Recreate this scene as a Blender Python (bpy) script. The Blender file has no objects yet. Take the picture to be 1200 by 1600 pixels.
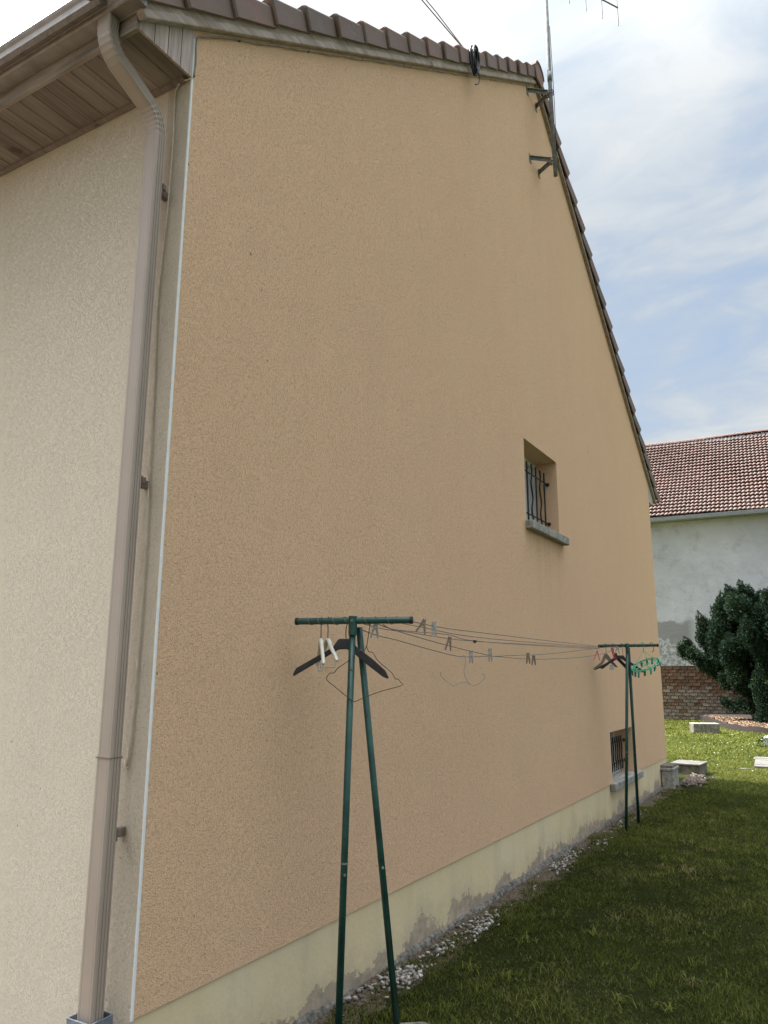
import bpy, math, random
import numpy as np
from mathutils import Vector, Matrix, noise as mnoise
random.seed(7); rng = np.random.default_rng(7)
SC = bpy.context.scene; COL = SC.collection
R = math.radians

# ---------------------------------------------------------------- camera
cam = bpy.data.cameras.new('camera'); camo = bpy.data.objects.new('camera', cam); COL.objects.link(camo)
SC.camera = camo
cam.sensor_fit = 'VERTICAL'; cam.sensor_height = 36; cam.lens = 1191.5/1600*36
cam.clip_start = .05; cam.clip_end = 3000
yaw, pit, roll = R(30.08), R(11.92), R(.194)
f = Vector((-math.sin(yaw)*math.cos(pit), math.cos(yaw)*math.cos(pit), math.sin(pit)))
r = f.cross(Vector((0, 0, 1))).normalized(); u = r.cross(f)
r2 = r*math.cos(roll)+u*math.sin(roll); u2 = -r*math.sin(roll)+u*math.cos(roll)
m = Matrix((r2, u2, -f)).transposed().to_4x4(); m.translation = (2.36, -2.24, 1.64)
camo.matrix_world = m
SC.render.resolution_x = 768; SC.render.resolution_y = 1024

# ---------------------------------------------------------------- light
SUN_EL, SUN_AZ = 54, 264          # azimuth clockwise from +Y; the sun stands behind the house
SUN_STRENGTH = 2.0
SKY_STRENGTH = .10
EXPOSURE = 2.45
sv = Vector((math.sin(R(SUN_AZ))*math.cos(R(SUN_EL)), math.cos(R(SUN_AZ))*math.cos(R(SUN_EL)), math.sin(R(SUN_EL))))
sl = bpy.data.lights.new('sun', 'SUN'); sl.energy = SUN_STRENGTH; sl.angle = R(2.0); sl.color = (1, .95, .87)
so = bpy.data.objects.new('sun', sl); COL.objects.link(so); so.location = (-20, 0, 30)
so.rotation_euler = (-sv).to_track_quat('-Z', 'Y').to_euler()
SC.view_settings.view_transform = 'Standard'; SC.view_settings.look = 'None'
SC.view_settings.exposure = EXPOSURE; SC.view_settings.gamma = 1
SC.view_settings.use_curve_mapping = False

W = bpy.data.worlds.new('World'); SC.world = W; W.use_nodes = True
nt = W.node_tree; nt.nodes.clear()
def N(t, nt_, **k):
    n = nt_.nodes.new(t)
    for a, b in k.items():
        if a == 'inp':
            for c, d in b.items(): n.inputs[c].default_value = d
        else: setattr(n, a, b)
    return n
def ramp(nt_, pts, interp='LINEAR'):
    n = nt_.nodes.new('ShaderNodeValToRGB'); e = n.color_ramp.elements; n.color_ramp.interpolation = interp
    while len(e) < len(pts): e.new(.5)
    for q, (p, c) in zip(e, pts):
        q.position = p; q.color = (c, c, c, 1) if not hasattr(c, '__len__') else (*c, 1)
    return n
out = N('ShaderNodeOutputWorld', nt); bg = N('ShaderNodeBackground', nt, inp={'Strength': SKY_STRENGTH})
sky = N('ShaderNodeTexSky', nt, sky_type='NISHITA', sun_disc=False, sun_elevation=R(SUN_EL), sun_rotation=R(SUN_AZ), dust_density=2.0)
tc = N('ShaderNodeTexCoord', nt); sep = N('ShaderNodeSeparateXYZ', nt)
nt.links.new(tc.outputs['Generated'], sep.inputs[0])
zc = N('ShaderNodeMath', nt, operation='MAXIMUM', inp={1: 0.0}); nt.links.new(sep.outputs[2], zc.inputs[0])
za = N('ShaderNodeMath', nt, operation='ADD', inp={1: .22}); nt.links.new(zc.outputs[0], za.inputs[0])
dx = N('ShaderNodeMath', nt, operation='DIVIDE'); dy = N('ShaderNodeMath', nt, operation='DIVIDE')
nt.links.new(sep.outputs[0], dx.inputs[0]); nt.links.new(za.outputs[0], dx.inputs[1])
nt.links.new(sep.outputs[1], dy.inputs[0]); nt.links.new(za.outputs[0], dy.inputs[1])
cmb = N('ShaderNodeCombineXYZ', nt); nt.links.new(dx.outputs[0], cmb.inputs[0]); nt.links.new(dy.outputs[0], cmb.inputs[1])
mp = N('ShaderNodeMapping', nt, inp={'Location': (3.1, .7, 0), 'Rotation': (0, 0, R(35)), 'Scale': (1.0, 1.5, 1)})
nt.links.new(cmb.outputs[0], mp.inputs[0])
n1 = N('ShaderNodeTexNoise', nt, inp={'Scale': 1.5, 'Detail': 9, 'Roughness': .50, 'Distortion': .6})
n2 = N('ShaderNodeTexNoise', nt, inp={'Scale': 4.2, 'Detail': 8, 'Roughness': .55, 'Distortion': .5})
nt.links.new(mp.outputs[0], n1.inputs[0]); nt.links.new(mp.outputs[0], n2.inputs[0])
mx = N('ShaderNodeMix', nt, data_type='FLOAT', inp={0: .42}); nt.links.new(n1.outputs[0], mx.inputs[2]); nt.links.new(n2.outputs[0], mx.inputs[3])
msk = ramp(nt, [(.34, .84), (.48, .96), (.58, 1)]); nt.links.new(mx.outputs[0], msk.inputs[0])
ccol = ramp(nt, [(.35, (.46, .56, .68)), (.44, (.62, .71, .81)), (.50, (.78, .85, .91)), (.58, (.94, .98, 1.0))]); nt.links.new(mx.outputs[0], ccol.inputs[0])
# an overcast layer is brighter towards the zenith than at the horizon
zsq = N('ShaderNodeMath', nt, operation='POWER', inp={1: 8.0}); nt.links.new(zc.outputs[0], zsq.inputs[0])
hz0 = N('ShaderNodeMath', nt, operation='MULTIPLY_ADD', inp={1: 12.5, 2: 1.42}); nt.links.new(zsq.outputs[0], hz0.inputs[0])
# thin cloud glows round the veiled sun
dts = N('ShaderNodeVectorMath', nt, operation='DOT_PRODUCT', inp={1: tuple(sv)}); nt.links.new(tc.outputs['Generated'], dts.inputs[0])
dmx = N('ShaderNodeMath', nt, operation='MAXIMUM', inp={1: 0.0}); nt.links.new(dts.outputs['Value'], dmx.inputs[0])
dpw = N('ShaderNodeMath', nt, operation='POWER', inp={1: 19.0}); nt.links.new(dmx.outputs[0], dpw.inputs[0])
glo = N('ShaderNodeMath', nt, operation='MULTIPLY_ADD', inp={1: 9.0, 2: 1.0}); nt.links.new(dpw.outputs[0], glo.inputs[0])
hz = N('ShaderNodeMath', nt, operation='MULTIPLY'); nt.links.new(hz0.outputs[0], hz.inputs[0]); nt.links.new(glo.outputs[0], hz.inputs[1])
sc_ = N('ShaderNodeVectorMath', nt, operation='SCALE'); nt.links.new(ccol.outputs[0], sc_.inputs[0]); nt.links.new(hz.outputs[0], sc_.inputs['Scale'])
mixw = N('ShaderNodeMix', nt, data_type='RGBA'); nt.links.new(msk.outputs[0], mixw.inputs[0])
nt.links.new(sky.outputs[0], mixw.inputs[6]); nt.links.new(sc_.outputs[0], mixw.inputs[7])
nt.links.new(mixw.outputs[2], bg.inputs[0]); nt.links.new(bg.outputs[0], out.inputs[0])

# ---------------------------------------------------------------- materials
def new_mat(name):
    m = bpy.data.materials.new(name); m.use_nodes = True
    t = m.node_tree; return m, t, t.nodes['Principled BSDF']
def mixc(t, fac, a, b, mode='MIX'):
    n = N('ShaderNodeMix', t, data_type='RGBA', blend_type=mode)
    for i, v in ((0, fac), (6, a), (7, b)):
        if isinstance(v, (int, float)): n.inputs[i].default_value = v
        elif isinstance(v, tuple): n.inputs[i].default_value = (*v, 1)
        else: t.links.new(v, n.inputs[i])
    return n.outputs[2]
def noise(t, scale, detail=4, rough=.5, vec=None, dist=0, mapscale=None, obj=True):
    n = N('ShaderNodeTexNoise', t, inp={'Scale': scale, 'Detail': detail, 'Roughness': rough, 'Distortion': dist})
    if vec is None:
        c = N('ShaderNodeTexCoord', t); vec = c.outputs['Object']
        if not obj:
            g = N('ShaderNodeNewGeometry', t); vec = g.outputs['Position']
    if mapscale:
        mpn = N('ShaderNodeMapping', t, inp={'Scale': mapscale}); t.links.new(vec, mpn.inputs[0]); vec = mpn.outputs[0]
    t.links.new(vec, n.inputs[0]); return n.outputs[0]
def rmp(t, src, pts):
    n = ramp(t, pts); t.links.new(src, n.inputs[0]); return n.outputs[0]
def bump(t, b, height, strength, dist, prev=None):
    n = N('ShaderNodeBump', t, inp={'Strength': strength, 'Distance': dist}); t.links.new(height, n.inputs['Height'])
    if prev: t.links.new(prev, n.inputs['Normal'])
    t.links.new(n.outputs[0], b.inputs['Normal']); return n.outputs[0]
def N2(t, src, lo, hi):
    n = N('ShaderNodeMapRange', t, inp={1: lo, 2: hi}); t.links.new(src, n.inputs[0]); return n.outputs[0]
def simple(name, c, rough=.6, metal=0, var=.12, scale=20, bmp=0, mapscale=None, spec=.5, rnd=0):
    m, t, b = new_mat(name)
    nz = noise(t, scale, 6, .6, mapscale=mapscale)
    dk = tuple(x*(1-var*1.6) for x in c); lt = tuple(min(1, x*(1+var)) for x in c)
    col = mixc(t, rmp(t, nz, [(.32, 0), (.68, 1)]), dk, lt)
    if rnd:
        oi = N('ShaderNodeObjectInfo', t)
        col = mixc(t, rmp(t, oi.outputs['Random'], [(0, (1-rnd)), (1, 1+rnd*.6)]), (0, 0, 0), col) if False else mixc(t, 1.0, col, rmp(t, oi.outputs['Random'], [(0, (1-rnd,)*3), (1, (1, 1, 1))]), 'MULTIPLY')
    t.links.new(col, b.inputs['Base Color'])
    b.inputs['Roughness'].default_value = rough; b.inputs['Metallic'].default_value = metal
    b.inputs['Specular IOR Level'].default_value = spec
    if bmp: bump(t, b, nz, .6, bmp)
    return m

def stucco(name, c, blotch, pit=.75, worm=105, seed=(0, 0, 0), streak=.16, sill=False, pw_=.45, bd=.0045):
    """scratched roughcast render: worm-like pits in the relief, faint weathering in the colour"""
    m, t, b = new_mat(name)
    g = N('ShaderNodeNewGeometry', t); pos = g.outputs['Position']
    mpn = N('ShaderNodeMapping', t, inp={'Location': seed, 'Rotation': (R(37), R(23), R(51))}); t.links.new(pos, mpn.inputs[0]); v = mpn.outputs[0]
    w = N('ShaderNodeTexNoise', t, inp={'Scale': worm, 'Detail': 3, 'Roughness': .55, 'Distortion': 1.6}); t.links.new(v, w.inputs[0])
    w2 = N('ShaderNodeTexNoise', t, inp={'Scale': worm*2.6, 'Detail': 2, 'Roughness': .6}); t.links.new(v, w2.inputs[0])
    pits = rmp(t, w.outputs[0], [(.33, 0), (pw_, 1)])
    big = noise(t, .55, 5, .55, pos); mid = noise(t, 3.2, 5, .6, pos)
    col = mixc(t, rmp(t, big, [(.35, 0), (.65, 1)]), c, blotch)
    col = mixc(t, rmp(t, mid, [(.3, .14), (.7, 0)]), col, tuple(x*.8 for x in c))
    if streak:
        st = noise(t, 1.6, 5, .6, pos, mapscale=(2.4, 2.4, .22))
        col = mixc(t, rmp(t, st, [(.46, 0), (.66, streak)]), col, tuple(x*.72 for x in blotch))
    if sill:   # faint darker streaks below the upper sill, fading downward
        s_ = N('ShaderNodeSeparateXYZ', t); t.links.new(pos, s_.inputs[0])
        my = rmp(t, N2(t, s_.outputs[1], 4.3, 5.8), [(.08, 0), (.2, 1), (.82, 1), (.95, 0)]); mz = rmp(t, N2(t, s_.outputs[2], 2.0, 2.97), [(0, 0), (.9, 1), (1, 1)])
        mz2 = rmp(t, N2(t, s_.outputs[2], 2.90, 3.05), [(0, 1), (.4, 1), (.6, 0)])
        sill_streaks = rmp(t, noise(t, 2.0, 5, .6, pos, mapscale=(4, 4, .15)), [(.46, 0), (.64, .20)])
        for q in (my, mz, mz2):
            mm_ = N('ShaderNodeMath', t, operation='MULTIPLY'); t.links.new(sill_streaks, mm_.inputs[0]); t.links.new(q, mm_.inputs[1]); sill_streaks = mm_.outputs[0]
        col = mixc(t, sill_streaks, col, tuple(x*.5 for x in c))
    col = mixc(t, pits, tuple(x*pit for x in c), col)
    sp = noise(t, 31, 1, .5, pos)
    col = mixc(t, rmp(t, sp, [(.785, 0), (.80, .7)]), col, (.09, .07, .05))
    t.links.new(col, b.inputs['Base Color']); b.inputs['Roughness'].default_value = .93; b.inputs['Specular IOR Level'].default_value = .15
    h = mixc(t, .3, rmp(t, w.outputs[0], [(.32, 0), (.50, .8), (.7, 1)]), w2.outputs[0])
    p = bump(t, b, h, .95, bd)
    lo = noise(t, 1.1, 2, .5, pos); bump(t, b, lo, .25, .03, p)
    return m

TAN = (.84, .56, .352); CREAM = (.83, .725, .585)
M = {}
M['tan'] = stucco('tan_render', TAN, (.82, .54, .345), streak=.05, sill=True)
M['cream_shaded'] = stucco('shaded_cream_render', (.76, .65, .51), (.66, .56, .44), pit=.64, worm=150, pw_=.47, bd=.0045, seed=(5, 2, 8))  # cream render darkened to paint in the shade beside the downspout
M['cream'] = stucco('cream_render', CREAM, (.81, .71, .575), pit=.83, streak=.07, pw_=.46, bd=.0042, worm=150, seed=(3, 1, 2))
def plinth_mat():
    m, t, b = new_mat('plinth_paint')
    g = N('ShaderNodeNewGeometry', t); pos = g.outputs['Position']
    s = N('ShaderNodeSeparateXYZ', t); t.links.new(pos, s.inputs[0])
    col = mixc(t, rmp(t, noise(t, 1.3, 5, .6, pos), [(.35, 0), (.65, 1)]), (.70, .57, .345), (.73, .61, .40))
    st = noise(t, 2.2, 5, .6, pos, mapscale=(2, 2, .25)); col = mixc(t, rmp(t, st, [(.5, 0), (.7, .22)]), col, (.34, .31, .24))
    # flaking edge: where paint has come off near the ground
    a = noise(t, 2.1, 6, .62, pos, mapscale=(1, 1, .8)); a2 = noise(t, 28, 4, .7, pos)
    hgt = N('ShaderNodeMath', t, operation='MULTIPLY_ADD', inp={1: .60, 2: -.305}); t.links.new(a, hgt.inputs[0])
    h2 = N('ShaderNodeMath', t, operation='MULTIPLY_ADD', inp={1: .17}); t.links.new(a2, h2.inputs[0]); t.links.new(hgt.outputs[0], h2.inputs[2])
    d = N('ShaderNodeMath', t, operation='SUBTRACT'); t.links.new(h2.outputs[0], d.inputs[0]); t.links.new(s.outputs[2], d.inputs[1])
    flake = rmp(t, d.outputs[0], [(.0, 0), (.003, .7), (.04, 1)])
    halo = rmp(t, N2(t, d.outputs[0], -.14, .0), [(0, 0), (1, .38)]); col = mixc(t, halo, col, (.43, .36, .25))
    bare = mixc(t, rmp(t, noise(t, 14, 6, .7, pos), [(.35, 0), (.62, 1)]), (.30, .24, .175), (.47, .385, .29))
    bare = mixc(t, rmp(t, noise(t, 3, 3, .6, pos), [(.45, 0), (.6, .6)]), bare, (.26, .225, .19))
    col = mixc(t, flake, col, bare)
    t.links.new(col, b.inputs['Base Color']); b.inputs['Roughness'].default_value = .85; b.inputs['Specular IOR Level'].default_value = .2
    inv = N('ShaderNodeMath', t, operation='SUBTRACT', inp={0: 1.0}); t.links.new(flake, inv.inputs[1])
    p = bump(t, b, inv.outputs[0], .6, .004); bump(t, b, noise(t, 30, 5, .6, pos), .35, .006, p)
    return m
M['plinth'] = plinth_mat()
M['concrete'] = simple('grey_concrete', (.34, .325, .29), .9, var=.3, scale=22, bmp=.006, spec=.2)
M['dark_concrete'] = simple('weathered_dark_concrete', (.19, .175, .145), .92, var=.35, scale=14, bmp=.008, spec=.2)
M['slab_pale'] = simple('pale_stone', (.17, .158, .142), .85, var=.2, scale=9, bmp=.004, spec=.2)
M['footing'] = simple('rough_footing', (.17, .155, .135), .95, var=.45, scale=30, bmp=.012, spec=.1)
M['white_bead'] = simple('white_bead', (.82, .84, .84), .5, var=.05)
M['alu_brown'] = simple('brown_coated_metal', (.40, .325, .27), .42, metal=.05, var=.06, scale=2, bmp=.0006)
M['gutter'] = simple('grey_brown_gutter', (.30, .26, .235), .42, metal=.1, var=.2, scale=3, mapscale=(3, 2, 2), bmp=.0006)
M['grime'] = simple('brown_bracket', (.19, .145, .115), .8)
M['zinc'] = simple('blue_grey_sleeve', (.20, .235, .27), .5, metal=.3, var=.2)
def wood(name, a, b_, ax, rnd=.35, sc=30):
    m, t, b = new_mat(name)
    ms = [9, 9, 9]; ms[ax] = .6
    g = N('ShaderNodeNewGeometry', t)
    nz = noise(t, sc/9, 8, .65, g.outputs['Position'], dist=.4, mapscale=tuple(ms))
    oi = N('ShaderNodeObjectInfo', t)
    col = mixc(t, rmp(t, nz, [(.34, 0), (.62, 1)]), a, b_)
    kn = noise(t, 7, 2, .5, g.outputs['Position']); col = mixc(t, rmp(t, kn, [(.68, 0), (.74, .7)]), col, tuple(x*.45 for x in a))
    col = mixc(t, 1.0, col, rmp(t, oi.outputs['Random'], [(0, (1-rnd,)*3), (1, (1, 1, 1))]), 'MULTIPLY')
    t.links.new(col, b.inputs['Base Color']); b.inputs['Roughness'].default_value = .8; b.inputs['Specular IOR Level'].default_value = .2
    bump(t, b, nz, .5, .004); return m
M['wood_grey'] = wood('weathered_grey_timber', (.39, .30, .25), (.64, .54, .47), 1)
M['wood_end'] = wood('weathered_end_boards', (.32, .25, .22), (.64, .54, .49), 2, .25)
M['wood_fascia'] = wood('weathered_fascia', (.22, .18, .15), (.46, .39, .33), 0)
M['soffit'] = wood('stained_soffit_board', (.22, .175, .15), (.33, .275, .24), 1, .28)
M['soffit_gap'] = simple('dark_void', (.02, .016, .013), .9)
def tilem(name, a, b_, c_, moss, rough=.75, spec=.35, island=False, bs=.01):
    m, t, b = new_mat(name)
    g = N('ShaderNodeNewGeometry', t); oi = N('ShaderNodeObjectInfo', t)
    rnd = g.outputs['Random Per Island'] if island else oi.outputs['Random']
    col = rmp(t, rnd, [(0, a), (.5, b_), (1, c_)])
    nz = noise(t, 9, 7, .7, g.outputs['Position'])
    col = mixc(t, rmp(t, nz, [(.42, 0), (.62, .75)]), col, moss)
    col = mixc(t, rmp(t, noise(t, 26, 3, .6, g.outputs['Position']), [(.66, 0), (.70, .65)]), col, tuple(min(1, x*2.1) for x in moss))
    n2_ = noise(t, .45, 4, .6, g.outputs['Position']); col = mixc(t, rmp(t, n2_, [(.40, 0), (.66, .5)]), col, moss)
    t.links.new(col, b.inputs['Base Color']); b.inputs['Roughness'].default_value = rough; b.inputs['Specular IOR Level'].default_value = spec
    bump(t, b, noise(t, 60, 5, .6, g.outputs['Position']), .4, bs*.5); return m
M['tile'] = tilem('brown_concrete_tile', (.225, .14, .12), (.285, .16, .13), (.17, .12, .105), (.19, .165, .15), bs=.008)
M['barn_tile'] = tilem('old_red_clay_tile', (.225, .105, .075), (.20, .092, .068), (.15, .080, .062), (.135, .092, .075), .55, .5, island=True)
def green():
    m, t, b = new_mat('green_paint')
    g = N('ShaderNodeNewGeometry', t); pos = g.outputs['Position']
    col = mixc(t, rmp(t, noise(t, 9, 6, .65, pos), [(.35, 0), (.65, 1)]), (.008, .046, .038), (.020, .088, .070))
    rust = rmp(t, noise(t, 34, 6, .75, pos), [(.61, 0), (.66, 1)]); col = mixc(t, rust, col, (.06, .028, .014))
    t.links.new(col, b.inputs['Base Color']); t.links.new(rmp(t, rust, [(0, .36), (1, .9)]), b.inputs['Roughness'])
    bump(t, b, noise(t, 60, 5, .7, pos), .35, .0012); return m
M['green'] = green()
M['black_cap'] = simple('black_rubber', (.018, .018, .018), .7)
M['steel'] = simple('galvanised_steel', (.24, .25, .245), .75, spec=.15, var=.2, scale=18)
M['line'] = simple('plastic_line', (.16, .15, .135), .6, var=.1)
M['white_line'] = simple('pale_twine', (.55, .55, .48), .7)
M['wire'] = simple('dark_wire', (.085, .07, .06), .5, metal=.5)
M['pale_wire'] = simple('pale_plastic_wire', (.33, .31, .30), .5)
M['hanger_dark'] = simple('dark_brown_plastic', (.028, .022, .024), .42, var=.3, scale=18, spec=.5)
M['hanger_white'] = simple('cream_plastic', (.60, .58, .50), .4, var=.1)
M['hanger_beige'] = simple('beige_wood', (.22, .18, .13), .6, var=.2)
M['peg_wood'] = simple('weathered_peg_wood', (.26, .21, .16), .8, var=.35, scale=60)
M['peg_grey'] = simple('silvered_peg_wood', (.42, .41, .39), .8, var=.35, scale=60)
M['magenta'] = simple('magenta_plastic', (.42, .02, .09), .4)
M['pink'] = simple('pink_plastic', (.62, .16, .24), .45)
M['tag'] = simple('white_plastic', (.55, .53, .52), .5)
M['mint'] = simple('mint_plastic', (.10, .50, .30), .4)
M['teal'] = simple('teal_plastic', (.01, .19, .15), .4)
M['cable_black'] = simple('black_cable', (.018, .018, .02), .5)
M['cable_tan'] = simple('tan_cable', (.66, .57, .44), .6)
M['cable_dirty'] = simple('weathered_cable', (.30, .255, .205), .6, var=.3, scale=14)
M['iron'] = simple('black_wrought_iron', (.012, .014, .014), .5, metal=.3)
M['pvc'] = simple('white_frame', (.70, .71, .70), .4, var=.04)
M['barn_gutter'] = simple('grey_zinc_gutter', (.25, .27, .27), .45, metal=.4, var=.2)
M['brick'] = simple('old_brick', (.20, .115, .082), .9, var=.4, scale=16, bmp=.006, spec=.15, rnd=.4)
M['brick_pale'] = simple('limewashed_brick', (.27, .215, .175), .9, var=.4, scale=14, bmp=.006, spec=.15, rnd=.35)
M['mortar'] = simple('old_mortar', (.16, .135, .11), .95, var=.3, scale=12)
M['dark'] = simple('dark_opening', (.02, .017, .016), .8)
M['edging'] = simple('dark_edging', (.035, .025, .022), .8)
M['bark'] = simple('bark', (.07, .045, .032), .9, var=.4, scale=20, bmp=.02)
def glassm():
    m, t, b = new_mat('window_glass'); b.inputs['Base Color'].default_value = (.055, .06, .06, 1)
    b.inputs['Roughness'].default_value = .06; b.inputs['Specular IOR Level'].default_value = .8; return m
M['glass'] = glassm()
M['curtain'] = simple('pale_curtain', (.52, .53, .53), .8, var=.08)
def barn_plaster():
    m, t, b = new_mat('patched_grey_plaster')
    g = N('ShaderNodeNewGeometry', t); pos = g.outputs['Position']
    col = mixc(t, rmp(t, noise(t, .5, 6, .65, pos), [(.38, 0), (.62, 1)]), (.44, .44, .455), (.55, .55, .56))
    col = mixc(t, rmp(t, noise(t, 1.6, 7, .7, pos), [(.52, 0), (.70, .6)]), col, (.27, .275, .27))
    s = N('ShaderNodeSeparateXYZ', t); t.links.new(pos, s.inputs[0])
    # old rendered repairs: a darker band low on the wall, speckled mortar under it
    n_ = noise(t, 1.5, 6, .6, pos); zz = N('ShaderNodeMath', t, operation='MULTIPLY_ADD', inp={1: .9}); t.links.new(n_, zz.inputs[0]); t.links.new(s.outputs[2], zz.inputs[2])
    band = rmp(t, N2(t, zz.outputs[0], 3.25, 4.1), [(0, 0), (.06, 1), (.86, 1), (1, 0)])
    xb = rmp(t, N2(t, s.outputs[0], -5, -1.9), [(0, 1), (.9, 1), (1, 0)])
    bb = N('ShaderNodeMath', t, operation='MULTIPLY'); t.links.new(band, bb.inputs[0]); t.links.new(xb, bb.inputs[1])
    bf = N('ShaderNodeMath', t, operation='MULTIPLY', inp={1: .8}); t.links.new(bb.outputs[0], bf.inputs[0]); col = mixc(t, bf.outputs[0], col, (.21, .205, .195))
    low = rmp(t, N2(t, zz.outputs[0], 2.4, 3.25), [(0, 1), (.95, 1), (1, 0)])
    spk = rmp(t, noise(t, 7, 6, .75, pos), [(.46, .75), (.54, 0)])
    lb = N('ShaderNodeMath', t, operation='MULTIPLY'); t.links.new(low, lb.inputs[0]); t.links.new(spk, lb.inputs[1])
    col = mixc(t, lb.outputs[0], col, (.17, .165, .155))
    t.links.new(col, b.inputs['Base Color']); b.inputs['Roughness'].default_value = .95; b.inputs['Specular IOR Level'].default_value = .1
    p = bump(t, b, noise(t, 2, 7, .65, pos), .6, .06); bump(t, b, noise(t, 25, 5, .6, pos), .4, .02, p); return m
M['barn_plaster'] = barn_plaster()
def ground_mat():
    m, t, b = new_mat('lawn_soil')
    g = N('ShaderNodeNewGeometry', t); pos = g.outputs['Position']
    s = N('ShaderNodeSeparateXYZ', t); t.links.new(pos, s.inputs[0])
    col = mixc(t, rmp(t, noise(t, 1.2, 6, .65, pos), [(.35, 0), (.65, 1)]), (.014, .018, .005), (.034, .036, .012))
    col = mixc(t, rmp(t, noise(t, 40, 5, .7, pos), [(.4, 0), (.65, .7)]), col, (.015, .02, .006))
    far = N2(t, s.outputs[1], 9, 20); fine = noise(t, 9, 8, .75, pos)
    fcol = mixc(t, rmp(t, fine, [(.38, 0), (.64, 1)]), (.060, .074, .013), (.125, .14, .033))  # far lawn colour lightened; part of the sunlight is put into it
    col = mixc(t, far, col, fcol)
    w = noise(t, 5, 5, .65, pos); ww = N('ShaderNodeMath', t, operation='MULTIPLY_ADD', inp={1: -.42}); t.links.new(w, ww.inputs[0]); t.links.new(s.outputs[0], ww.inputs[2])
    dirt = rmp(t, ww.outputs[0], [(.0, 1), (.05, 0)])
    dcol = mixc(t, rmp(t, noise(t, 45, 6, .7, pos), [(.35, 0), (.65, 1)]), (.045, .032, .020), (.20, .16, .12))
    ym = rmp(t, N2(t, s.outputs[1], 10.2, 11), [(0, 1), (1, 0)])
    dm = N('ShaderNodeMath', t, operation='MULTIPLY'); t.links.new(dirt, dm.inputs[0]); t.links.new(ym, dm.inputs[1])
    col = mixc(t, dm.outputs[0], col, dcol)
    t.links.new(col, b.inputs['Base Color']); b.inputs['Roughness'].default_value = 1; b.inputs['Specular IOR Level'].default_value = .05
    bump(t, b, noise(t, 30, 6, .7, pos), .8, .03); return m
M['ground'] = ground_mat()
def attr_mat(name, pts, rough=.7, spec=.2, trans=0):
    m, t, b = new_mat(name)
    a = N('ShaderNodeAttribute', t, attribute_name='shade')
    t.links.new(rmp(t, a.outputs['Fac'], pts), b.inputs['Base Color'])
    b.inputs['Roughness'].default_value = rough; b.inputs['Specular IOR Level'].default_value = spec
    if trans:
        tr = N('ShaderNodeBsdfTranslucent', t); mxs = N('ShaderNodeMixShader', t, inp={0: trans}); o = t.nodes['Material Output']
        t.links.new(rmp(t, a.outputs['Fac'], pts), tr.inputs[0]); t.links.new(b.outputs[0], mxs.inputs[1]); t.links.new(tr.outputs[0], mxs.inputs[2]); t.links.new(mxs.outputs[0], o.inputs[0])
    return m
M['grass'] = attr_mat('grass_blades', [(0, (.016, .028, .004)), (.28, (.052, .070, .011)), (.50, (.105, .120, .024)), (.8, (.175, .185, .042)), (.9, (.15, .12, .050)), (1, (.29, .25, .12))], .75, .1, .35)
M['needle'] = attr_mat('yew_foliage', [(0, (.008, .020, .012)), (.55, (.018, .040, .020)), (.9, (.034, .062, .026)), (1, (.075, .06, .035))], .7, .15, .15)
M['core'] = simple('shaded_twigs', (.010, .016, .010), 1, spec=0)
M['gravel'] = attr_mat('white_gravel', [(0, (.10, .085, .07)), (.4, (.26, .23, .20)), (1, (.52, .49, .45))], .85, .2)
M['rubble'] = attr_mat('pinkish_rubble', [(0, (.09, .065, .05)), (.5, (.20, .15, .12)), (1, (.34, .29, .25))], .9, .1)
M['chips'] = attr_mat('wood_chips', [(0, (.07, .038, .022)), (.5, (.20, .125, .078)), (1, (.38, .28, .19))], .9, .1)
M['petal'] = simple('white_petal', (.75, .75, .68), .7, var=.03)
M['sprig'] = attr_mat('yellow_green_leaf', [(0, (.12, .17, .03)), (1, (.32, .36, .07))], .6, .3, .35)
M['plant'] = attr_mat('dark_leaf', [(0, (.012, .03, .008)), (1, (.05, .09, .02))], .6, .3)

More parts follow.
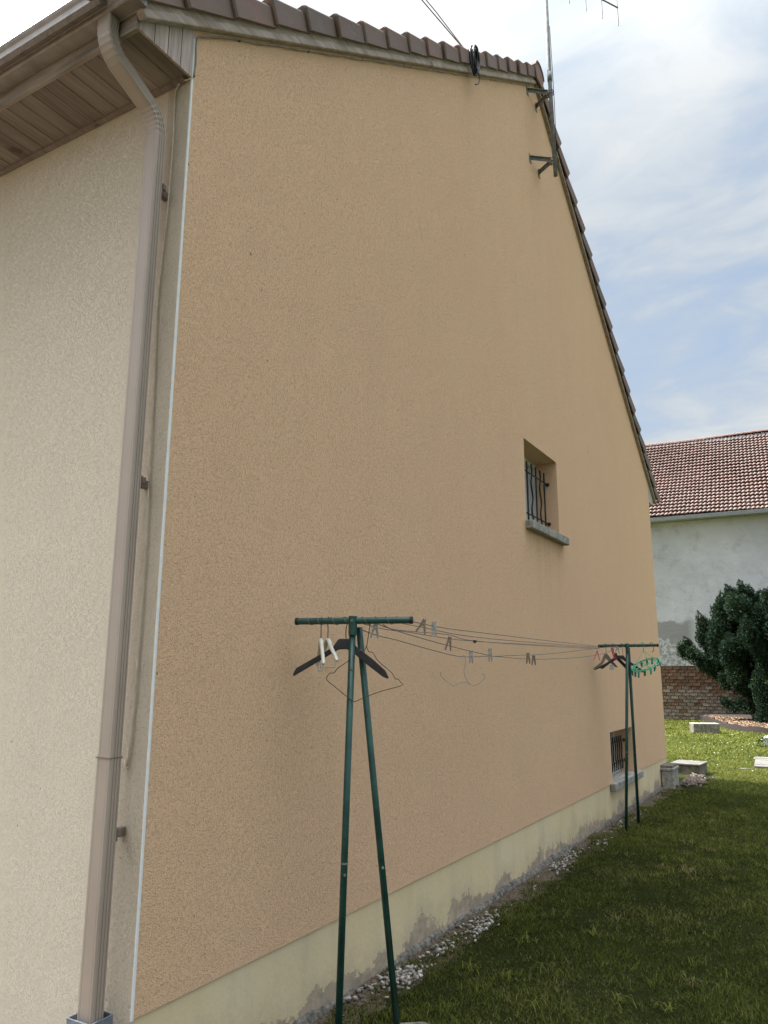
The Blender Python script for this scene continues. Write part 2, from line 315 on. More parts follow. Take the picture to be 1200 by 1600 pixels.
# ---------------------------------------------------------------- mesh helpers
class MB:
    def __init__(s): s.v = []; s.f = []; s.mi = []
    def add(s, vs, fs, mi=0):
        b = len(s.v); s.v += [tuple(q) for q in vs]; s.f += [tuple(i+b for i in q) for q in fs]; s.mi += [mi]*len(fs); return s
    def box(s, a, b, mi=0):
        x0, y0, z0 = a; x1, y1, z1 = b
        return s.add([(x0,y0,z0),(x1,y0,z0),(x1,y1,z0),(x0,y1,z0),(x0,y0,z1),(x1,y0,z1),(x1,y1,z1),(x0,y1,z1)],
                     [(0,3,2,1),(4,5,6,7),(0,1,5,4),(1,2,6,5),(2,3,7,6),(3,0,4,7)], mi)
    def extr(s, poly, d, mi=0):
        """closed planar polygon (3-D points) extruded by d"""
        n = len(poly); P = [Vector(p) for p in poly]; D = Vector(d)
        fs = [tuple(range(n))[::-1], tuple(range(n, 2*n))]+[(i, (i+1) % n, n+(i+1) % n, n+i) for i in range(n)]
        return s.add(P+[p+D for p in P], fs, mi)
    def tube(s, pts, rad, k=8, mi=0, cap=True, sq=None):
        P = [Vector(p) for p in pts]; n = len(P)
        rr = rad if hasattr(rad, '__len__') else [rad]*n
        T = [(P[min(i+1, n-1)]-P[max(i-1, 0)]).normalized() for i in range(n)]
        up = Vector((0, 0, 1)) if abs(T[0].z) < .9 else Vector((0, 1, 0))
        A = (up-T[0]*up.dot(T[0])).normalized(); vs = []
        for i in range(n):
            A = (A-T[i]*A.dot(T[i])).normalized(); B = T[i].cross(A)
            for j in range(k):
                a = 2*math.pi*(j+.5)/k
                vs.append(P[i]+(A*math.cos(a)*(sq or 1)+B*math.sin(a))*rr[i])
        fs = [(i*k+j, i*k+(j+1) % k, (i+1)*k+(j+1) % k, (i+1)*k+j) for i in range(n-1) for j in range(k)]
        if cap: fs += [tuple(range(k))[::-1], tuple((n-1)*k+j for j in range(k))]
        return s.add(vs, fs, mi)
    def rot(s, M4, start=0):
        s.v = s.v[:start]+[tuple(M4 @ Vector(q)) for q in s.v[start:]]; return s
    def mesh(s, name, mats, smooth=False):
        me = bpy.data.meshes.new(name); me.from_pydata(s.v, [], s.f)
        for q in (mats if isinstance(mats, (list, tuple)) else [mats]): me.materials.append(q)
        if any(s.mi): me.polygons.foreach_set('material_index', s.mi)
        if smooth: me.polygons.foreach_set('use_smooth', [True]*len(me.polygons))
        me.update(); return me
    def build(s, name, mats, parent=None, smooth=False, bevel=0, recalc=False):
        me = s.mesh(name, mats, smooth)
        if recalc:
            import bmesh
            bm = bmesh.new(); bm.from_mesh(me); bmesh.ops.recalc_face_normals(bm, faces=bm.faces); bm.to_mesh(me); bm.free()
        o = bpy.data.objects.new(name, me); COL.objects.link(o)
        if parent: o.parent = parent
        if bevel:
            q = o.modifiers.new('bevel', 'BEVEL'); q.width = bevel; q.segments = 2; q.limit_method = 'ANGLE'
        return o
def tag(o, label=None, cat=None, group=None, kind=None):
    if label: o['label'] = label
    if cat: o['category'] = cat
    if group: o['group'] = group
    if kind: o['kind'] = kind
    return o
def thing(name, loc=(0, 0, 0), label=None, cat=None, group=None, rz=0):
    o = bpy.data.objects.new(name, None); COL.objects.link(o); o.location = loc; o.rotation_euler = (0, 0, rz); o.empty_display_size = .1
    return tag(o, label, cat, group)
def link_mesh(name, me, parent, mw=None):
    o = bpy.data.objects.new(name, me); COL.objects.link(o); o.parent = parent
    if mw is not None: o.matrix_local = mw
    return o
def smooth_path(pts, k=4):
    P = [Vector(p) for p in pts]; out = []
    for i in range(len(P)-1):
        a, b, c, d = P[max(i-1, 0)], P[i], P[i+1], P[min(i+2, len(P)-1)]
        for j in range(k):
            t = j/k
            out.append(.5*((2*b)+(c-a)*t+(2*a-5*b+4*c-d)*t*t+(3*b-a-3*c+d)*t**3))
    return out+[P[-1]]
def soup(name, V, F, shade, mat, parent=None, kind=None, label=None, cat=None):
    """big numpy mesh: V (n,3), F (m,k), shade per vertex"""
    me = bpy.data.meshes.new(name); n, mm, k = len(V), len(F), F.shape[1]
    me.vertices.add(n); me.vertices.foreach_set('co', V.astype(np.float32).ravel())
    me.loops.add(mm*k); me.loops.foreach_set('vertex_index', F.astype(np.int32).ravel())
    me.polygons.add(mm); me.polygons.foreach_set('loop_start', np.arange(0, mm*k, k, dtype=np.int32))
    a = me.attributes.new('shade', 'FLOAT', 'POINT'); a.data.foreach_set('value', shade.astype(np.float32))
    me.update(calc_edges=True); me.materials.append(mat)
    o = bpy.data.objects.new(name, me); COL.objects.link(o)
    if parent: o.parent = parent
    return tag(o, label, cat, None, kind)

# ---------------------------------------------------------------- ground
def gz(x, y):
    return .012*mnoise.noise(Vector((x*.9, y*.9, 0)))-.002
def build_ground():
    g = MB(); xs = [-260, -60, -20, -4, -1]+[i*.2 for i in range(-2, 36)]+[9, 14, 30, 80, 260]
    ys = [-260, -60, -12, -4]+[-2+i*.25 for i in range(0, 66)]+[16, 18, 20, 24, 28, 32, 45, 90, 300]
    vs = [(x, y, gz(x, y) if abs(x) < 20 and abs(y) < 40 else -.002) for y in ys for x in xs]; nx = len(xs)
    g.add(vs, [(j*nx+i, j*nx+i+1, (j+1)*nx+i+1, (j+1)*nx+i) for j in range(len(ys)-1) for i in range(nx-1)])
    return tag(g.build('ground', M['ground'], smooth=True), 'mown lawn with a bare earth strip along the house plinth', None, None, 'structure')
build_ground()

# ---------------------------------------------------------------- house
house = thing('house', (0, 0, 0), 'tan rendered gable house with cream side wall, brown tile verge and pale yellow plinth', 'house')
HL, RY, PZ = 10.52, 5.30, .39           # gable width, ridge position, plinth top
SL = .701; V0 = 4.67                     # verge underside: z = V0 + SL*y on the left slope
HX = -9.0
def vz(y): return V0+SL*y if y <= RY else V0+SL*RY-SL*(y-RY)
WIN = [(4.503, 5.517, 3.005, 3.855), (7.155, 8.28, .40, .965)]
def gable():
    b = MB(); ys = [0, 4.503, 5.30, 5.517, 7.155, 8.28, HL]
    RD = -.235
    for i in range(len(ys)-1):
        a, c = ys[i], ys[i+1]; zz = [PZ, None]
        w = [q for q in WIN if a >= q[0]-1e-6 and c <= q[1]+1e-6]
        top = lambda y: vz(y)+.03
        if w:
            z0, z1 = w[0][2], w[0][3]
            b.add([(0, a, PZ), (0, c, PZ), (0, c, max(z0, PZ+.001)), (0, a, max(z0, PZ+.001))], [(0, 1, 2, 3)])
            b.add([(0, a, z1), (0, c, z1), (0, c, top(c)), (0, a, top(a))], [(0, 1, 2, 3)])
        else: b.add([(0, a, PZ), (0, c, PZ), (0, c, top(c)), (0, a, top(a))], [(0, 1, 2, 3)])
    for y0, y1, z0, z1 in WIN:
        b.add([(0, y0, z0), (RD, y0, z0), (RD, y0, z1), (0, y0, z1)], [(0, 1, 2, 3)])
        b.add([(0, y1, z0), (0, y1, z1), (RD, y1, z1), (RD, y1, z0)], [(0, 1, 2, 3)])
        b.add([(0, y0, z1), (RD, y0, z1), (RD, y1, z1), (0, y1, z1)], [(0, 1, 2, 3)])
        b.add([(0, y0, z0), (0, y1, z0), (RD, y1, z0), (RD, y0, z0)], [(0, 1, 2, 3)])
    # underside lip of the render over the plinth
    b.add([(0, 0, PZ), (-.03, 0, PZ), (-.03, HL, PZ), (0, HL, PZ)], [(0, 1, 2, 3)])
    return b.build('gable_wall', M['tan'], house)
tag(gable(), 'tan roughcast gable wall')
b = MB(); b.add([(HX, 0, -.05), (-.150, 0, -.05), (-.150, 0, 4.66), (HX, 0, 4.66)], [(0, 1, 2, 3)])
tag(b.build('side_wall', M['cream'], house), 'pale cream roughcast side wall')
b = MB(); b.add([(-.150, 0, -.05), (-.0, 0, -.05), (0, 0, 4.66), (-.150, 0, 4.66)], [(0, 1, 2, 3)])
tag(b.build('corner_strip', M['cream_shaded'], house), 'grey-beige strip of render between downspout and corner, the pipe shade painted in')
b = MB(); b.add([(HX, HL, -.05), (0, HL, -.05), (0, HL, 4.66), (HX, HL, 4.66)], [(3, 2, 1, 0)])
b.add([(HX, 0, -.05), (HX, HL, -.05), (HX, HL, vz(HL)), (HX, RY, vz(RY)), (HX, 0, vz(0))], [(4, 3, 2, 1, 0)])
b.build('rear_wall', M['cream'], house)
# plinth: recessed a few millimetres behind the render, ragged footing at its base
def plinth():
    b = MB(); n = 80; X = -.007
    vs = []; 
    for i in range(n+1):
        y = .0+i*(HL-.0)/n; vs += [(X, y, -.1), (X, y, PZ)]
    b.add(vs, [(2*i, 2*i+2, 2*i+3, 2*i+1) for i in range(n)])
    b.add([(X, 0, -.1), (HX, .004, -.1), (HX, .004, PZ), (X, 0, PZ)], [(1, 0, 3, 2)])
    return b.build('plinth', M['plinth'], house)
tag(plinth(), 'pale yellow painted plinth, flaking at the ground')
def footing():
    b = MB(); n = 330; vs = []
    for i in range(n+1):
        y = .05+i*(HL-.1)/n
        h = .026+.05*mnoise.noise(Vector((y*.9, 3, 0)))+.022*mnoise.noise(Vector((y*4, 8, 0)))+.012*mnoise.noise(Vector((y*17, 2, 0)))
        d = .026+.018*mnoise.noise(Vector((y*1.7, 9, 0)))+.006*mnoise.noise(Vector((y*13, 1, 0)))
        vs += [(-.006, y, h), (d*.5, y, h-.008), (d, y, h-.035), (d+.006, y, -.05)]
    b.add(vs, [(4*i+j, 4*i+4+j, 4*i+5+j, 4*i+1+j) for i in range(n) for j in range(3)])
    return b.build('footing', M['footing'], house)
tag(footing(), 'ragged grey concrete footing')
b = MB(); b.box((-.004, -.004, PZ-.003), (.0035, .0055, 4.62))
b.build('corner_bead', M['white_bead'], house)

# windows with wrought bars
def window(y0, y1, z0, z1, ybar0, ybar1, gx, rails, lean, kind):
    w = thing('window'); w.parent = house; w.location = (0, 0, 0)
    X = -.228; fr = .05
    f_ = MB()
    f_.box((X-.05, y0, z0), (X, y0+fr, z1)).box((X-.05, y1-fr, z0), (X, y1, z1)).box((X-.05, y0+fr, z0), (X, y1-fr, z0+fr)).box((X-.05, y0+fr, z1-fr), (X, y1-fr, z1))
    mid = (y0+y1)/2; f_.box((X-.05, mid-.035, z0+fr), (X+.006, mid+.035, z1-fr))
    f_.build('frame', M['pvc'], w)
    for a, c in ((y0+fr, mid-.035), (mid+.035, y1-fr)):
        MB().box((X-.035, a, z0+fr), (X-.029, c, z1-fr)).build('pane', M['glass'], w)
        if kind == 'curtain':
            cb = MB(); n = 40
            vs = []
            for i in range(n+1):
                y = a+(c-a)*i/n; x = X-.026+.004*math.sin(i*1.3)
                vs += [(x, y, z0+fr+.004), (x, y, z1-fr-.004)]
            cb.add(vs, [(2*i, 2*i+2, 2*i+3, 2*i+1) for i in range(n)])
            cb.build('blind', M['curtain'], w)
    # grille: alternating straight and wavy uprights on two rails
    n = 7 if kind == 'curtain' else 9
    for i in range(n):
        y = ybar0+(ybar1-ybar0)*i/(n-1); pts = []
        for j in range(17):
            s = j/16; z = (z0+.035)+(z1-.13-z0-.035)*s if kind == 'curtain' else (z0+.06)+(z1-.10-z0-.06)*s
            pts.append((gx, y+((.020 if kind == 'curtain' else .016)*math.sin(s*math.pi*(5 if kind == 'curtain' else 4)) if (i % 2 or kind != 'curtain') else 0), z))
        MB().tube(pts, .009, 6).build('grille_bar', M['iron'], w, smooth=True)
    for z in rails:
        t_ = MB().tube([(gx-.002, y0+.0, z), (gx-.002, y1-.0, z)], .008, 6)
        t_.tube([(gx-.002, y1-.045, z), (gx+.0, y1-.015, z), (gx+.0, y1-.001, z)], [.012, .020, .022], 8)
        t_.build('grille_rail', M['iron'], w, smooth=True)
    return w
w1 = window(*WIN[0], 4.60, 5.40, -.105, (3.19, 3.62), 0, 'curtain')
b = MB().box((-.235, 4.503, 2.99), (-.0, 5.517, 3.03)).box((-.0, 4.47, 2.965), (.072, 5.63, 3.045))
b.build('sill', M['concrete'], w1, bevel=.008)
tag(w1, 'upper window with black wavy iron bars and a concrete sill')
w2 = window(*WIN[1], 7.28, 8.12, -.105, (.55, .80), 0, 'dark')
b = MB().box((-.235, 7.155, .335), (0, 8.28, .415)).box((0.0, 7.04, .32), (.065, 8.52, .405))
b.build('sill', M['concrete'], w2, bevel=.01)
MB().box((-.228, 7.16, .416), (-.17, 8.275, .47)).build('frame_sill', M['pvc'], w2)
tag(w2, 'low basement window with close black bars and thick grey sill')

# boxed eave on the left side
pw = .0955
for i in range(94):
    x1 = -i*pw-.001 if i else -.012; x0 = -(i+1)*pw+.003
    MB().box((x0, -.316, 4.410+random.uniform(-.001, .001)), (x1, -.002, 4.425)).build('soffit_plank', M['soffit'], house)
MB().box((HX, -.312, 4.428), (-.013, -.001, 4.434)).build('soffit_backing', M['soffit_gap'], house)
MB().box((HX, -.030, 4.395), (-.03, -.003, 4.409)).build('wall_batten', M['soffit'], house)
MB().box((HX, -.338, 4.400), (-.004, -.317, 4.57)).build('fascia_board', M['wood_fascia'], house, bevel=.003)
def end_boards(y_list, side):
    for a, c in zip(y_list[:-1], y_list[1:]):
        g_ = .0025
        za, zc_ = vz(min(max(a, -.42), 20)), vz(c)
        b = MB().extr([(-.01, a+g_, 4.404), (-.01, c-g_, 4.404), (-.01, c-g_, zc_+.01), (-.01, a+g_, za+.01)], (.013, 0, 0))
        b.build('end_board', M['wood_end'] if side < 0 else M['pale_board'], house)
M['pale_board'] = wood('pale_painted_board', (.42, .40, .36), (.58, .57, .53), 2, .1)
end_boards([-.325, -.240, -.160, -.080, -.001], -1)
# far eave
MB().box((HX, HL+.002, 4.41), (-.012, HL+.32, 4.43)).build('soffit_panel', M['pale_board'], house)
end_boards([HL+.001, HL+.08, HL+.16, HL+.24, HL+.325], 1)
MB().box((HX, HL+.318, 4.400), (-.004, HL+.34, 4.55)).build('fascia_board', M['wood_fascia'], house)

# slope frames: s runs up the slope, n is the outward normal
SA = math.atan(SL); LS = (RY+.40)/math.cos(SA)
def slope_matrix(side):
    if side < 0: o = Vector((0, -.40, vz(0)+SL*(-.40))); sdir = Vector((0, math.cos(SA), math.sin(SA)))
    else: o = Vector((0, 2*RY+.40, vz(0)+SL*(-.40))); sdir = Vector((0, -math.cos(SA), math.sin(SA)))
    xd = Vector((1, 0, 0)); nd = Vector((0, -math.sin(SA)*(1 if side < 0 else -1), math.cos(SA)))
    mm = Matrix((xd, sdir, nd)).transposed().to_4x4(); mm.translation = o; return mm
for side in (-1, 1):
    Ms = slope_matrix(side)
    L = LS-.005
    bd = MB().box((-.10, .09, .040), (.030, L, .125)); o = bd.build('verge_board', M['wood_grey'], house, bevel=.003); o.matrix_local = Ms
    bd = MB().box((-.0, .085, .0), (.042, L, .040)); o = bd.build('verge_moulding', M['wood_grey'], house, bevel=.006); o.matrix_local = Ms
    # roof deck and field tiles
    rf = MB(); rf.box((HX+.0, 0, .10), (-.102, LS, .125)); o = rf.build('roof_deck', M['soffit'], house); o.matrix_local = Ms
    ft = MB()
    nrow = 19; st = LS/nrow
    for k in range(nrow):
        s0 = max(.21, k*st-.03); s1 = (k+1)*st+.02
        for c in range(30):
            xa = -.20-c*.30; prof = [(0, 0), (-.03, .028), (-.07, .036), (-.11, .026), (-.15, .004), (-.30, 0)]
            vs = [(xa+p, s0, .150+q) for p, q in prof]+[(xa+p, s1, .126+q) for p, q in prof]+[(xa+p, s0, .130+q) for p, q in prof]
            n_ = len(prof)
            ft.add(vs, [(i, n_+i, n_+i+1, i+1) for i in range(n_-1)]+[(i, i+1, 2*n_+i+1, 2*n_+i) for i in range(n_-1)])
    o = ft.build('roof_tiles', M['tile'], house); o['kind'] = 'stuff'; o.matrix_local = Ms
    # verge tiles: L-shaped, each lower end laid over the one below
    nt_ = 18; sp = (LS-.06)/nt_
    vt = MB(); Lg = sp+.035
    pf = lambda yy, dx, dz, dr: [(-.20, yy, .150+dz), (.052+dx, yy, .178+dz), (.066+dx, yy, .170+dz), (.072+dx, yy, .160+dz), (.060+dx, yy, .066+dr), (.045+dx, yy, .066+dr), (.050+dx, yy, .150+dz), (-.20, yy, .132+dz)]
    A_ = pf(0, .016, .026, .0); B_ = pf(Lg, -.010, -.004, -.004); n_ = len(A_)
    C_ = [(x, .012, z) for x, y, z in A_]
    A2 = [(x*(.9 if x > 0 else 1), y, z-.004) for x, y, z in A_]
    vt.add(A2+C_+B_, [tuple(range(n_))]+[(i, n_+i, n_+(i+1) % n_, (i+1) % n_) for i in range(n_)]+[(n_+i, 2*n_+i, 2*n_+(i+1) % n_, n_+(i+1) % n_) for i in range(n_)]+[tuple(range(2*n_, 3*n_))[::-1]])
    import bmesh as _b
    me = vt.mesh('verge_tile', M['tile']); bm = _b.new(); bm.from_mesh(me); _b.ops.recalc_face_normals(bm, faces=bm.faces); bm.to_mesh(me); bm.free()
    for k in range(nt_):
        mm = Ms @ Matrix.Translation((random.uniform(-.003, .003), .02+k*sp+random.uniform(-.006, .006), random.uniform(-.003, .004))) @ Matrix.Rotation(random.uniform(-.016, .016), 4, 'Z') @ Matrix.Rotation(random.uniform(-.018, .018), 4, 'X')
        link_mesh('verge_tile', me, house, mm)
# ridge tiles and end cap
apz = vz(RY)+.135/math.cos(SA)
def ridge_piece(x0, x1, rr, lift):
    b = MB(); k = 9; vs = []
    for x, q in ((x0, 0), (x1, .008)):
        for rad in (rr+q, rr-.018+q):
            for j in range(k):
                a = math.pi*(.06+.88*j/(k-1)); vs.append((x, RY+rad*math.cos(a)*1.15, apz+lift-.06+rad*math.sin(a)*1.05))
    fs = []
    for j in range(k-1):
        fs += [(j, j+1, 2*k+j+1, 2*k+j), (k+j, 3*k+j, 3*k+j+1, k+j+1), (j, k+j, k+j+1, j+1), (2*k+j, 2*k+j+1, 3*k+j+1, 3*k+j)]
    fs += [(0, 2*k, 3*k, k), (k-1, 2*k-1, 4*k-1, 3*k-1)]
    return b.add(vs, fs)
for i in range(22):
    x1 = .085-i*.40
    ridge_piece(x1-.43, x1, .135, 0).build('ridge_tile', M['tile'], house, recalc=True)
b = MB(); pts = [(.055, RY+.14*math.cos(math.pi*j/10)*1.1, apz-.055+.135*math.sin(math.pi*j/10)) for j in range(11)]+[(.055, RY-.10, apz-.17), (.055, RY+.10, apz-.17)]
b.extr(pts, (.02, 0, 0)); b.build('ridge_end_cap', M['tile'], house, recalc=True)

# gutter (K profile, open at the top)
def profile_sweep(prof, x0, x1, mat, name, parent, n=1):
    b = MB(); k = len(prof); vs = []
    for i in range(n+1):
        x = x0+(x1-x0)*i/n; vs += [(x, y, z) for y, z in prof]
    b.add(vs, [(i*k+j, i*k+(j+1) % k, (i+1)*k+(j+1) % k, (i+1)*k+j) for i in range(n) for j in range(k)]+[tuple(range(k)), tuple(range(n*k, n*k+k))[::-1]])
    return b.build(name, mat, parent, recalc=True)
gp = [(-.340, 4.615), (-.340, 4.476), (-.407, 4.474), (-.414, 4.478), (-.417, 4.486), (-.417, 4.496), (-.424, 4.500), (-.430, 4.515), (-.436, 4.545), (-.438, 4.580), (-.446, 4.592), (-.450, 4.606), (-.444, 4.617), (-.436, 4.614),
      (-.436, 4.608), (-.434, 4.585), (-.430, 4.545), (-.424, 4.518), (-.410, 4.502), (-.408, 4.482), (-.344, 4.482), (-.344, 4.615)]
gut = profile_sweep(gp, HX, .055, M['gutter'], 'gutter', house, 1); tag(gut, 'brown-grey metal box gutter')
MB().extr([(.0551, y, z) for y, z in [(-.341, 4.61), (-.341, 4.477), (-.410, 4.475), (-.418, 4.497), (-.437, 4.55), (-.444, 4.61)]], (.003, 0, 0)).build('gutter_end_cap', M['gutter'], gut)

# downspout: fluted rectangular pipe with two pleated elbows
def downspout():
    path = [(-.140, -.378, 4.474)]
    def arc(p0, p1, p2, n, lo=True):
        out = []
        for i in range(n+1):
            t = i/n; q = Vector(p0)*(1-t)**2+Vector(p1)*2*t*(1-t)+Vector(p2)*t*t; out.append(q)
        return out
    up = arc((-.140, -.378, 4.430), (-.139, -.378, 4.345), (-.134, -.318, 4.298), 12)
    dn = arc((-.115, -.158, 4.195), (-.111, -.095, 4.150), (-.111, -.0935, 4.060), 12)
    P = [Vector(path[0])]+up+dn+[Vector((-.111, -.0935, z)) for z in (3.2, 2.2, 1.318)]
    pl = [0]+[i % 2 for i in range(13)]+[i % 2 for i in range(13)]+[0]*3
    hw, hd = .0385, .0275
    # cross-section: flat front, flutes down the sides
    def sec(hw, hd):
        q = []
        ff = [-.85, -.62, -.58, -.54, .30, .34, .38, .60, .64, .68, .86]
        q += [(t*hw, -hd+(.0010 if t in (-.58, .64) else 0)) for t in ff]
        ss = [-.80, -.45, -.36, -.27, .0, .09, .18, .5, .6, .7, .85]
        q += [(hw-(.0055 if i in (2, 5, 8) else 0), t*hd) for i, t in enumerate(ss)]
        q += [(t*hw, hd) for t in (.85, -.85)]
        q += [(-hw+(.0055 if i in (2, 5, 8) else 0), -t*hd) for i, t in enumerate(ss)]
        return q
    b = MB(); vs = []; S0 = sec(hw, hd); k = len(S0)
    for i, p in enumerate(P):
        t = (P[min(i+1, len(P)-1)]-P[max(i-1, 0)]).normalized()
        xd = Vector((1, 0, 0)); nd = t.cross(xd).normalized()   # across, pointing to the wall side
        if nd.y < 0 and abs(t.z) > .5: nd = -nd
        sc = 1 - .06*pl[i]
        if 1 <= i <= 13 or i == 0: sc *= 1.06
        vs += [p+xd*a*sc+nd*c*sc for a, c in S0]
    b.add(vs, [(i*k+j, i*k+(j+1) % k, (i+1)*k+(j+1) % k, (i+1)*k+j) for i in range(len(P)-1) for j in range(k)])
    o = b.build('downspout', M['alu_brown'], house, recalc=True)
    # lower length slides into the upper one
    b = MB(); vs = []; S1 = sec(hw*1.045, hd*1.06)
    for z in (1.325, 1.318, .38): vs += [(-.112+a, -.0935+c, z) for a, c in S1]
    b.add(vs, [(i*k+j, i*k+(j+1) % k, (i+1)*k+(j+1) % k, (i+1)*k+j) for i in range(2) for j in range(k)]+[tuple(range(k))])
    b.build('lower_pipe', M['alu_brown'], o, recalc=True)
    MB().box((-.153, -.1245, 1.314), (-.071, -.0635, 1.3185)).build('pipe_joint', M['grime'], o)
    for z in (3.79, 2.41, 1.02):
        q = MB().box((-.150, -.066, z-.012), (-.070, -.062, z+.038)); q.box((-.125, -.062, z-.004), (-.095, -.001, z+.03)); q.box((-.090, -.0655, z+.005), (-.0665, -.048, z+.032))
        q.build('bracket', M['grime'], o, bevel=.002)
    # blue-grey sleeve at the foot
    q = MB(); outer = [(-.168, -.150), (-.055, -.150), (-.048, -.143), (-.048, -.045), (-.055, -.038), (-.168, -.038), (-.175, -.045), (-.175, -.143)]
    inn = [(-.111+(x+.111)*.90, -.094+(y+.094)*.88) for x, y in outer]; n = 8
    vs = [(x, y, -.05) for x, y in outer]+[(x, y, .415) for x, y in outer]+[(x, y, .415) for x, y in inn]+[(x, y, .34) for x, y in inn]
    q.add(vs, [(k_*n+i, k_*n+(i+1) % n, (k_+1)*n+(i+1) % n, (k_+1)*n+i) for k_ in range(3) for i in range(n)]+[tuple(range(3*n, 4*n))])
    q.build('foot_sleeve', M['zinc'], o, recalc=True)
    return o
tag(downspout(), 'brown fluted rectangular downspout with swan neck')

# ---------------------------------------------------------------- cables on the house
c = MB(); pts = [(.006, -.004, 4.415)]
cab = [(-.02, -.012, 4.392), (-.05, -.010, 4.404), (-.085, -.008, 4.386), (-.099, -.006, 4.34), (-.096, -.006, 4.20), (-.092, -.006, 4.10), (-.097, -.006, 3.76), (-.112, -.006, 3.5), (-.122, -.006, 3.25), (-.112, -.006, 2.98), (-.105, -.006, 2.76), (-.098, -.006, 2.42), (-.087, -.006, 2.085), (-.090, -.006, 1.80), (-.092, -.006, 1.615), (-.098, -.006, 1.39), (-.112, -.006, 1.275)]
c.tube(smooth_path([(.006, .0, 4.405)]+cab, 4), .0042, 6)
c.tube([(-.104, -.006, 1.268), (-.118, -.007, 1.27), (-.121, -.008, 1.30)], .004, 6)
c.build('cable', M['cable_tan'], None, smooth=True)
tag(bpy.data.objects['cable'], 'thin tan cable running down the cream wall beside the downspout', 'cable')
c = MB(); pts = [(.007, .004, 4.41), (.008, .010, 4.5), (.008, .006, 4.58), (.009, .012, 4.635), (.010, .05, 4.672)]
for i in range(1, 60):
    y = .05+i*.088; pts.append((.010, y, vz(y)-.016-.006*(1+math.sin(i*1.7))*.5-.004*random.random()))
c.tube(smooth_path(pts, 3), .0042, 6)
o = c.build('cable', M['cable_dirty'], None, smooth=True)
tag(o, 'grimy cable clipped under the verge board along the top of the tan gable', 'cable')
for i in range(9):
    y = .3+i*.6; MB().box((.001, y, vz(y)-.026), (.014, y+.004, vz(y)-.014)).build('clip', M['cable_black'], o)

# overhead cable pair with black coil on the verge
o = thing('overhead_cable', (.05, 3.25, 7.12), 'twin overhead cable tied off on the roof verge with a black coil', 'cable')
for dx_, nm in ((0, 0), (.028, 1)):
    a = Vector((.05, 3.25, 7.13)); d = Vector((-.118, -.70, .005)); pts = []
    for i in range(25):
        t = i*.8; q = a+d*t+Vector((dx_*min(1, t*3), 0, .0035*t*t+.02*t)); pts.append(q-a+Vector((0, 0, .01)))
    MB().tube(pts, .0055, 6).build('strand', M['pale_wire' if nm else 'wire'], o, smooth=True)
cc = MB()
for k in range(7):
    ph = random.random()*6; pts = []
    for i in range(17):
        a = 2*math.pi*i/16+ph; rr = .105+.015*math.sin(k*2.1)+.01*math.sin(3*a)
        pts.append((.045+.018*math.sin(k*1.9+a), rr*math.cos(a)*.55+.04, rr*math.sin(a)*1.15-.035+.02*math.cos(k)))
    cc.tube(pts, .0085, 5, cap=False)
cc.build('coil', M['cable_black'], o, smooth=True)
MB().tube(smooth_path([(.05, .07, -.10), (.06, .10, -.18), (.055, .08, -.26), (.05, .02, -.31)], 4), .006, 6).build('loose_end', M['cable_black'], o, smooth=True)
# the pole that carries it, beyond the street side of the house
o = thing('utility_pole', (-2.2, -10.15, 0), 'wooden utility pole on the street side carrying the overhead cable', 'pole')
MB().tube([(0, 0, -.1), (0, 0, 9.3)], [.14, .10], 12).build('shaft', M['bark'], o, smooth=True)
MB().box((-.4, -.04, 8.75), (.4, .04, 8.83)).build('crossarm', M['wood_grey'], o)

# ---------------------------------------------------------------- antenna
an = thing('tv_antenna', (.222, 5.2, 7.1), 'galvanised antenna mast on V brackets at the gable peak', 'antenna')
MB().tube([(0.014, 0, -.06), (0, 0, 1.17), (0, 0, 2.9)], .0225, 12).build('mast', M['steel'], an, smooth=True)
MB().tube([(0, 0, 1.16), (0, 0, 1.28)], .027, 12).build('mast_sleeve', M['steel'], an, smooth=True)
MB().tube([(.03, .02, .2), (.032, .03, .9), (.03, .02, 1.3), (.026, .01, 1.9)], .004, 5).build('coax', M['cable_black'], an, smooth=True)
for z, nm in ((1.0, 0), (.13, 1)):
    br = MB()
    for dyy in (-.155, .15):
        a = Vector((-.222, dyy, z+.02)); b_ = Vector((-.03, dyy*.12, z+.01)); d = (b_-a).normalized(); nn = d.cross(Vector((0, 0, 1)))
        br.extr([a+nn*.003+Vector((0, 0, -.02)), a+nn*.003+Vector((0, 0, .02)), b_+nn*.003+Vector((0, 0, .02)), b_+nn*.003+Vector((0, 0, -.02))], -nn*.006)
        br.extr([a+nn*.003+Vector((0, 0, .02)), a+nn*.003+Vector((0, 0, .015)), b_+nn*.003+Vector((0, 0, .015)), b_+nn*.003+Vector((0, 0, .02))], nn*.022)
        br.box((-.2215, dyy-.03, z-.035), (-.216, dyy+.03, z+.065))
    br.box((-.045, -.035, z-.02), (-.026, .035, z+.045))
    br.tube([(-.04, -.032, z+.03), (.02, -.032, z+.03), (.034, 0, z+.03), (.02, .032, z+.03), (-.04, .032, z+.03)], .005, 6)
    br.tube([(-.04, -.032, z-.005), (.02, -.032, z-.005), (.034, 0, z-.005), (.02, .032, z-.005), (-.04, .032, z-.005)], .005, 6)
    br.build('bracket', M['steel'], an, recalc=True)
bdv = Vector((.54, .84, 0)).normalized(); zb = 2.70
MB().tube([bdv*-.5+Vector((0, 0, zb)), bdv*1.155+Vector((0, 0, zb))], .010, 6).build('boom', M['steel'], an)
for k in range(6):
    q = bdv*(1.145-.262*k)+Vector((.0, 0, zb)); hl = .27+.012*k
    MB().tube([q+Vector((0, 0, -hl)), q+Vector((0, 0, hl))], .007, 5).build('element', M['line'], an)

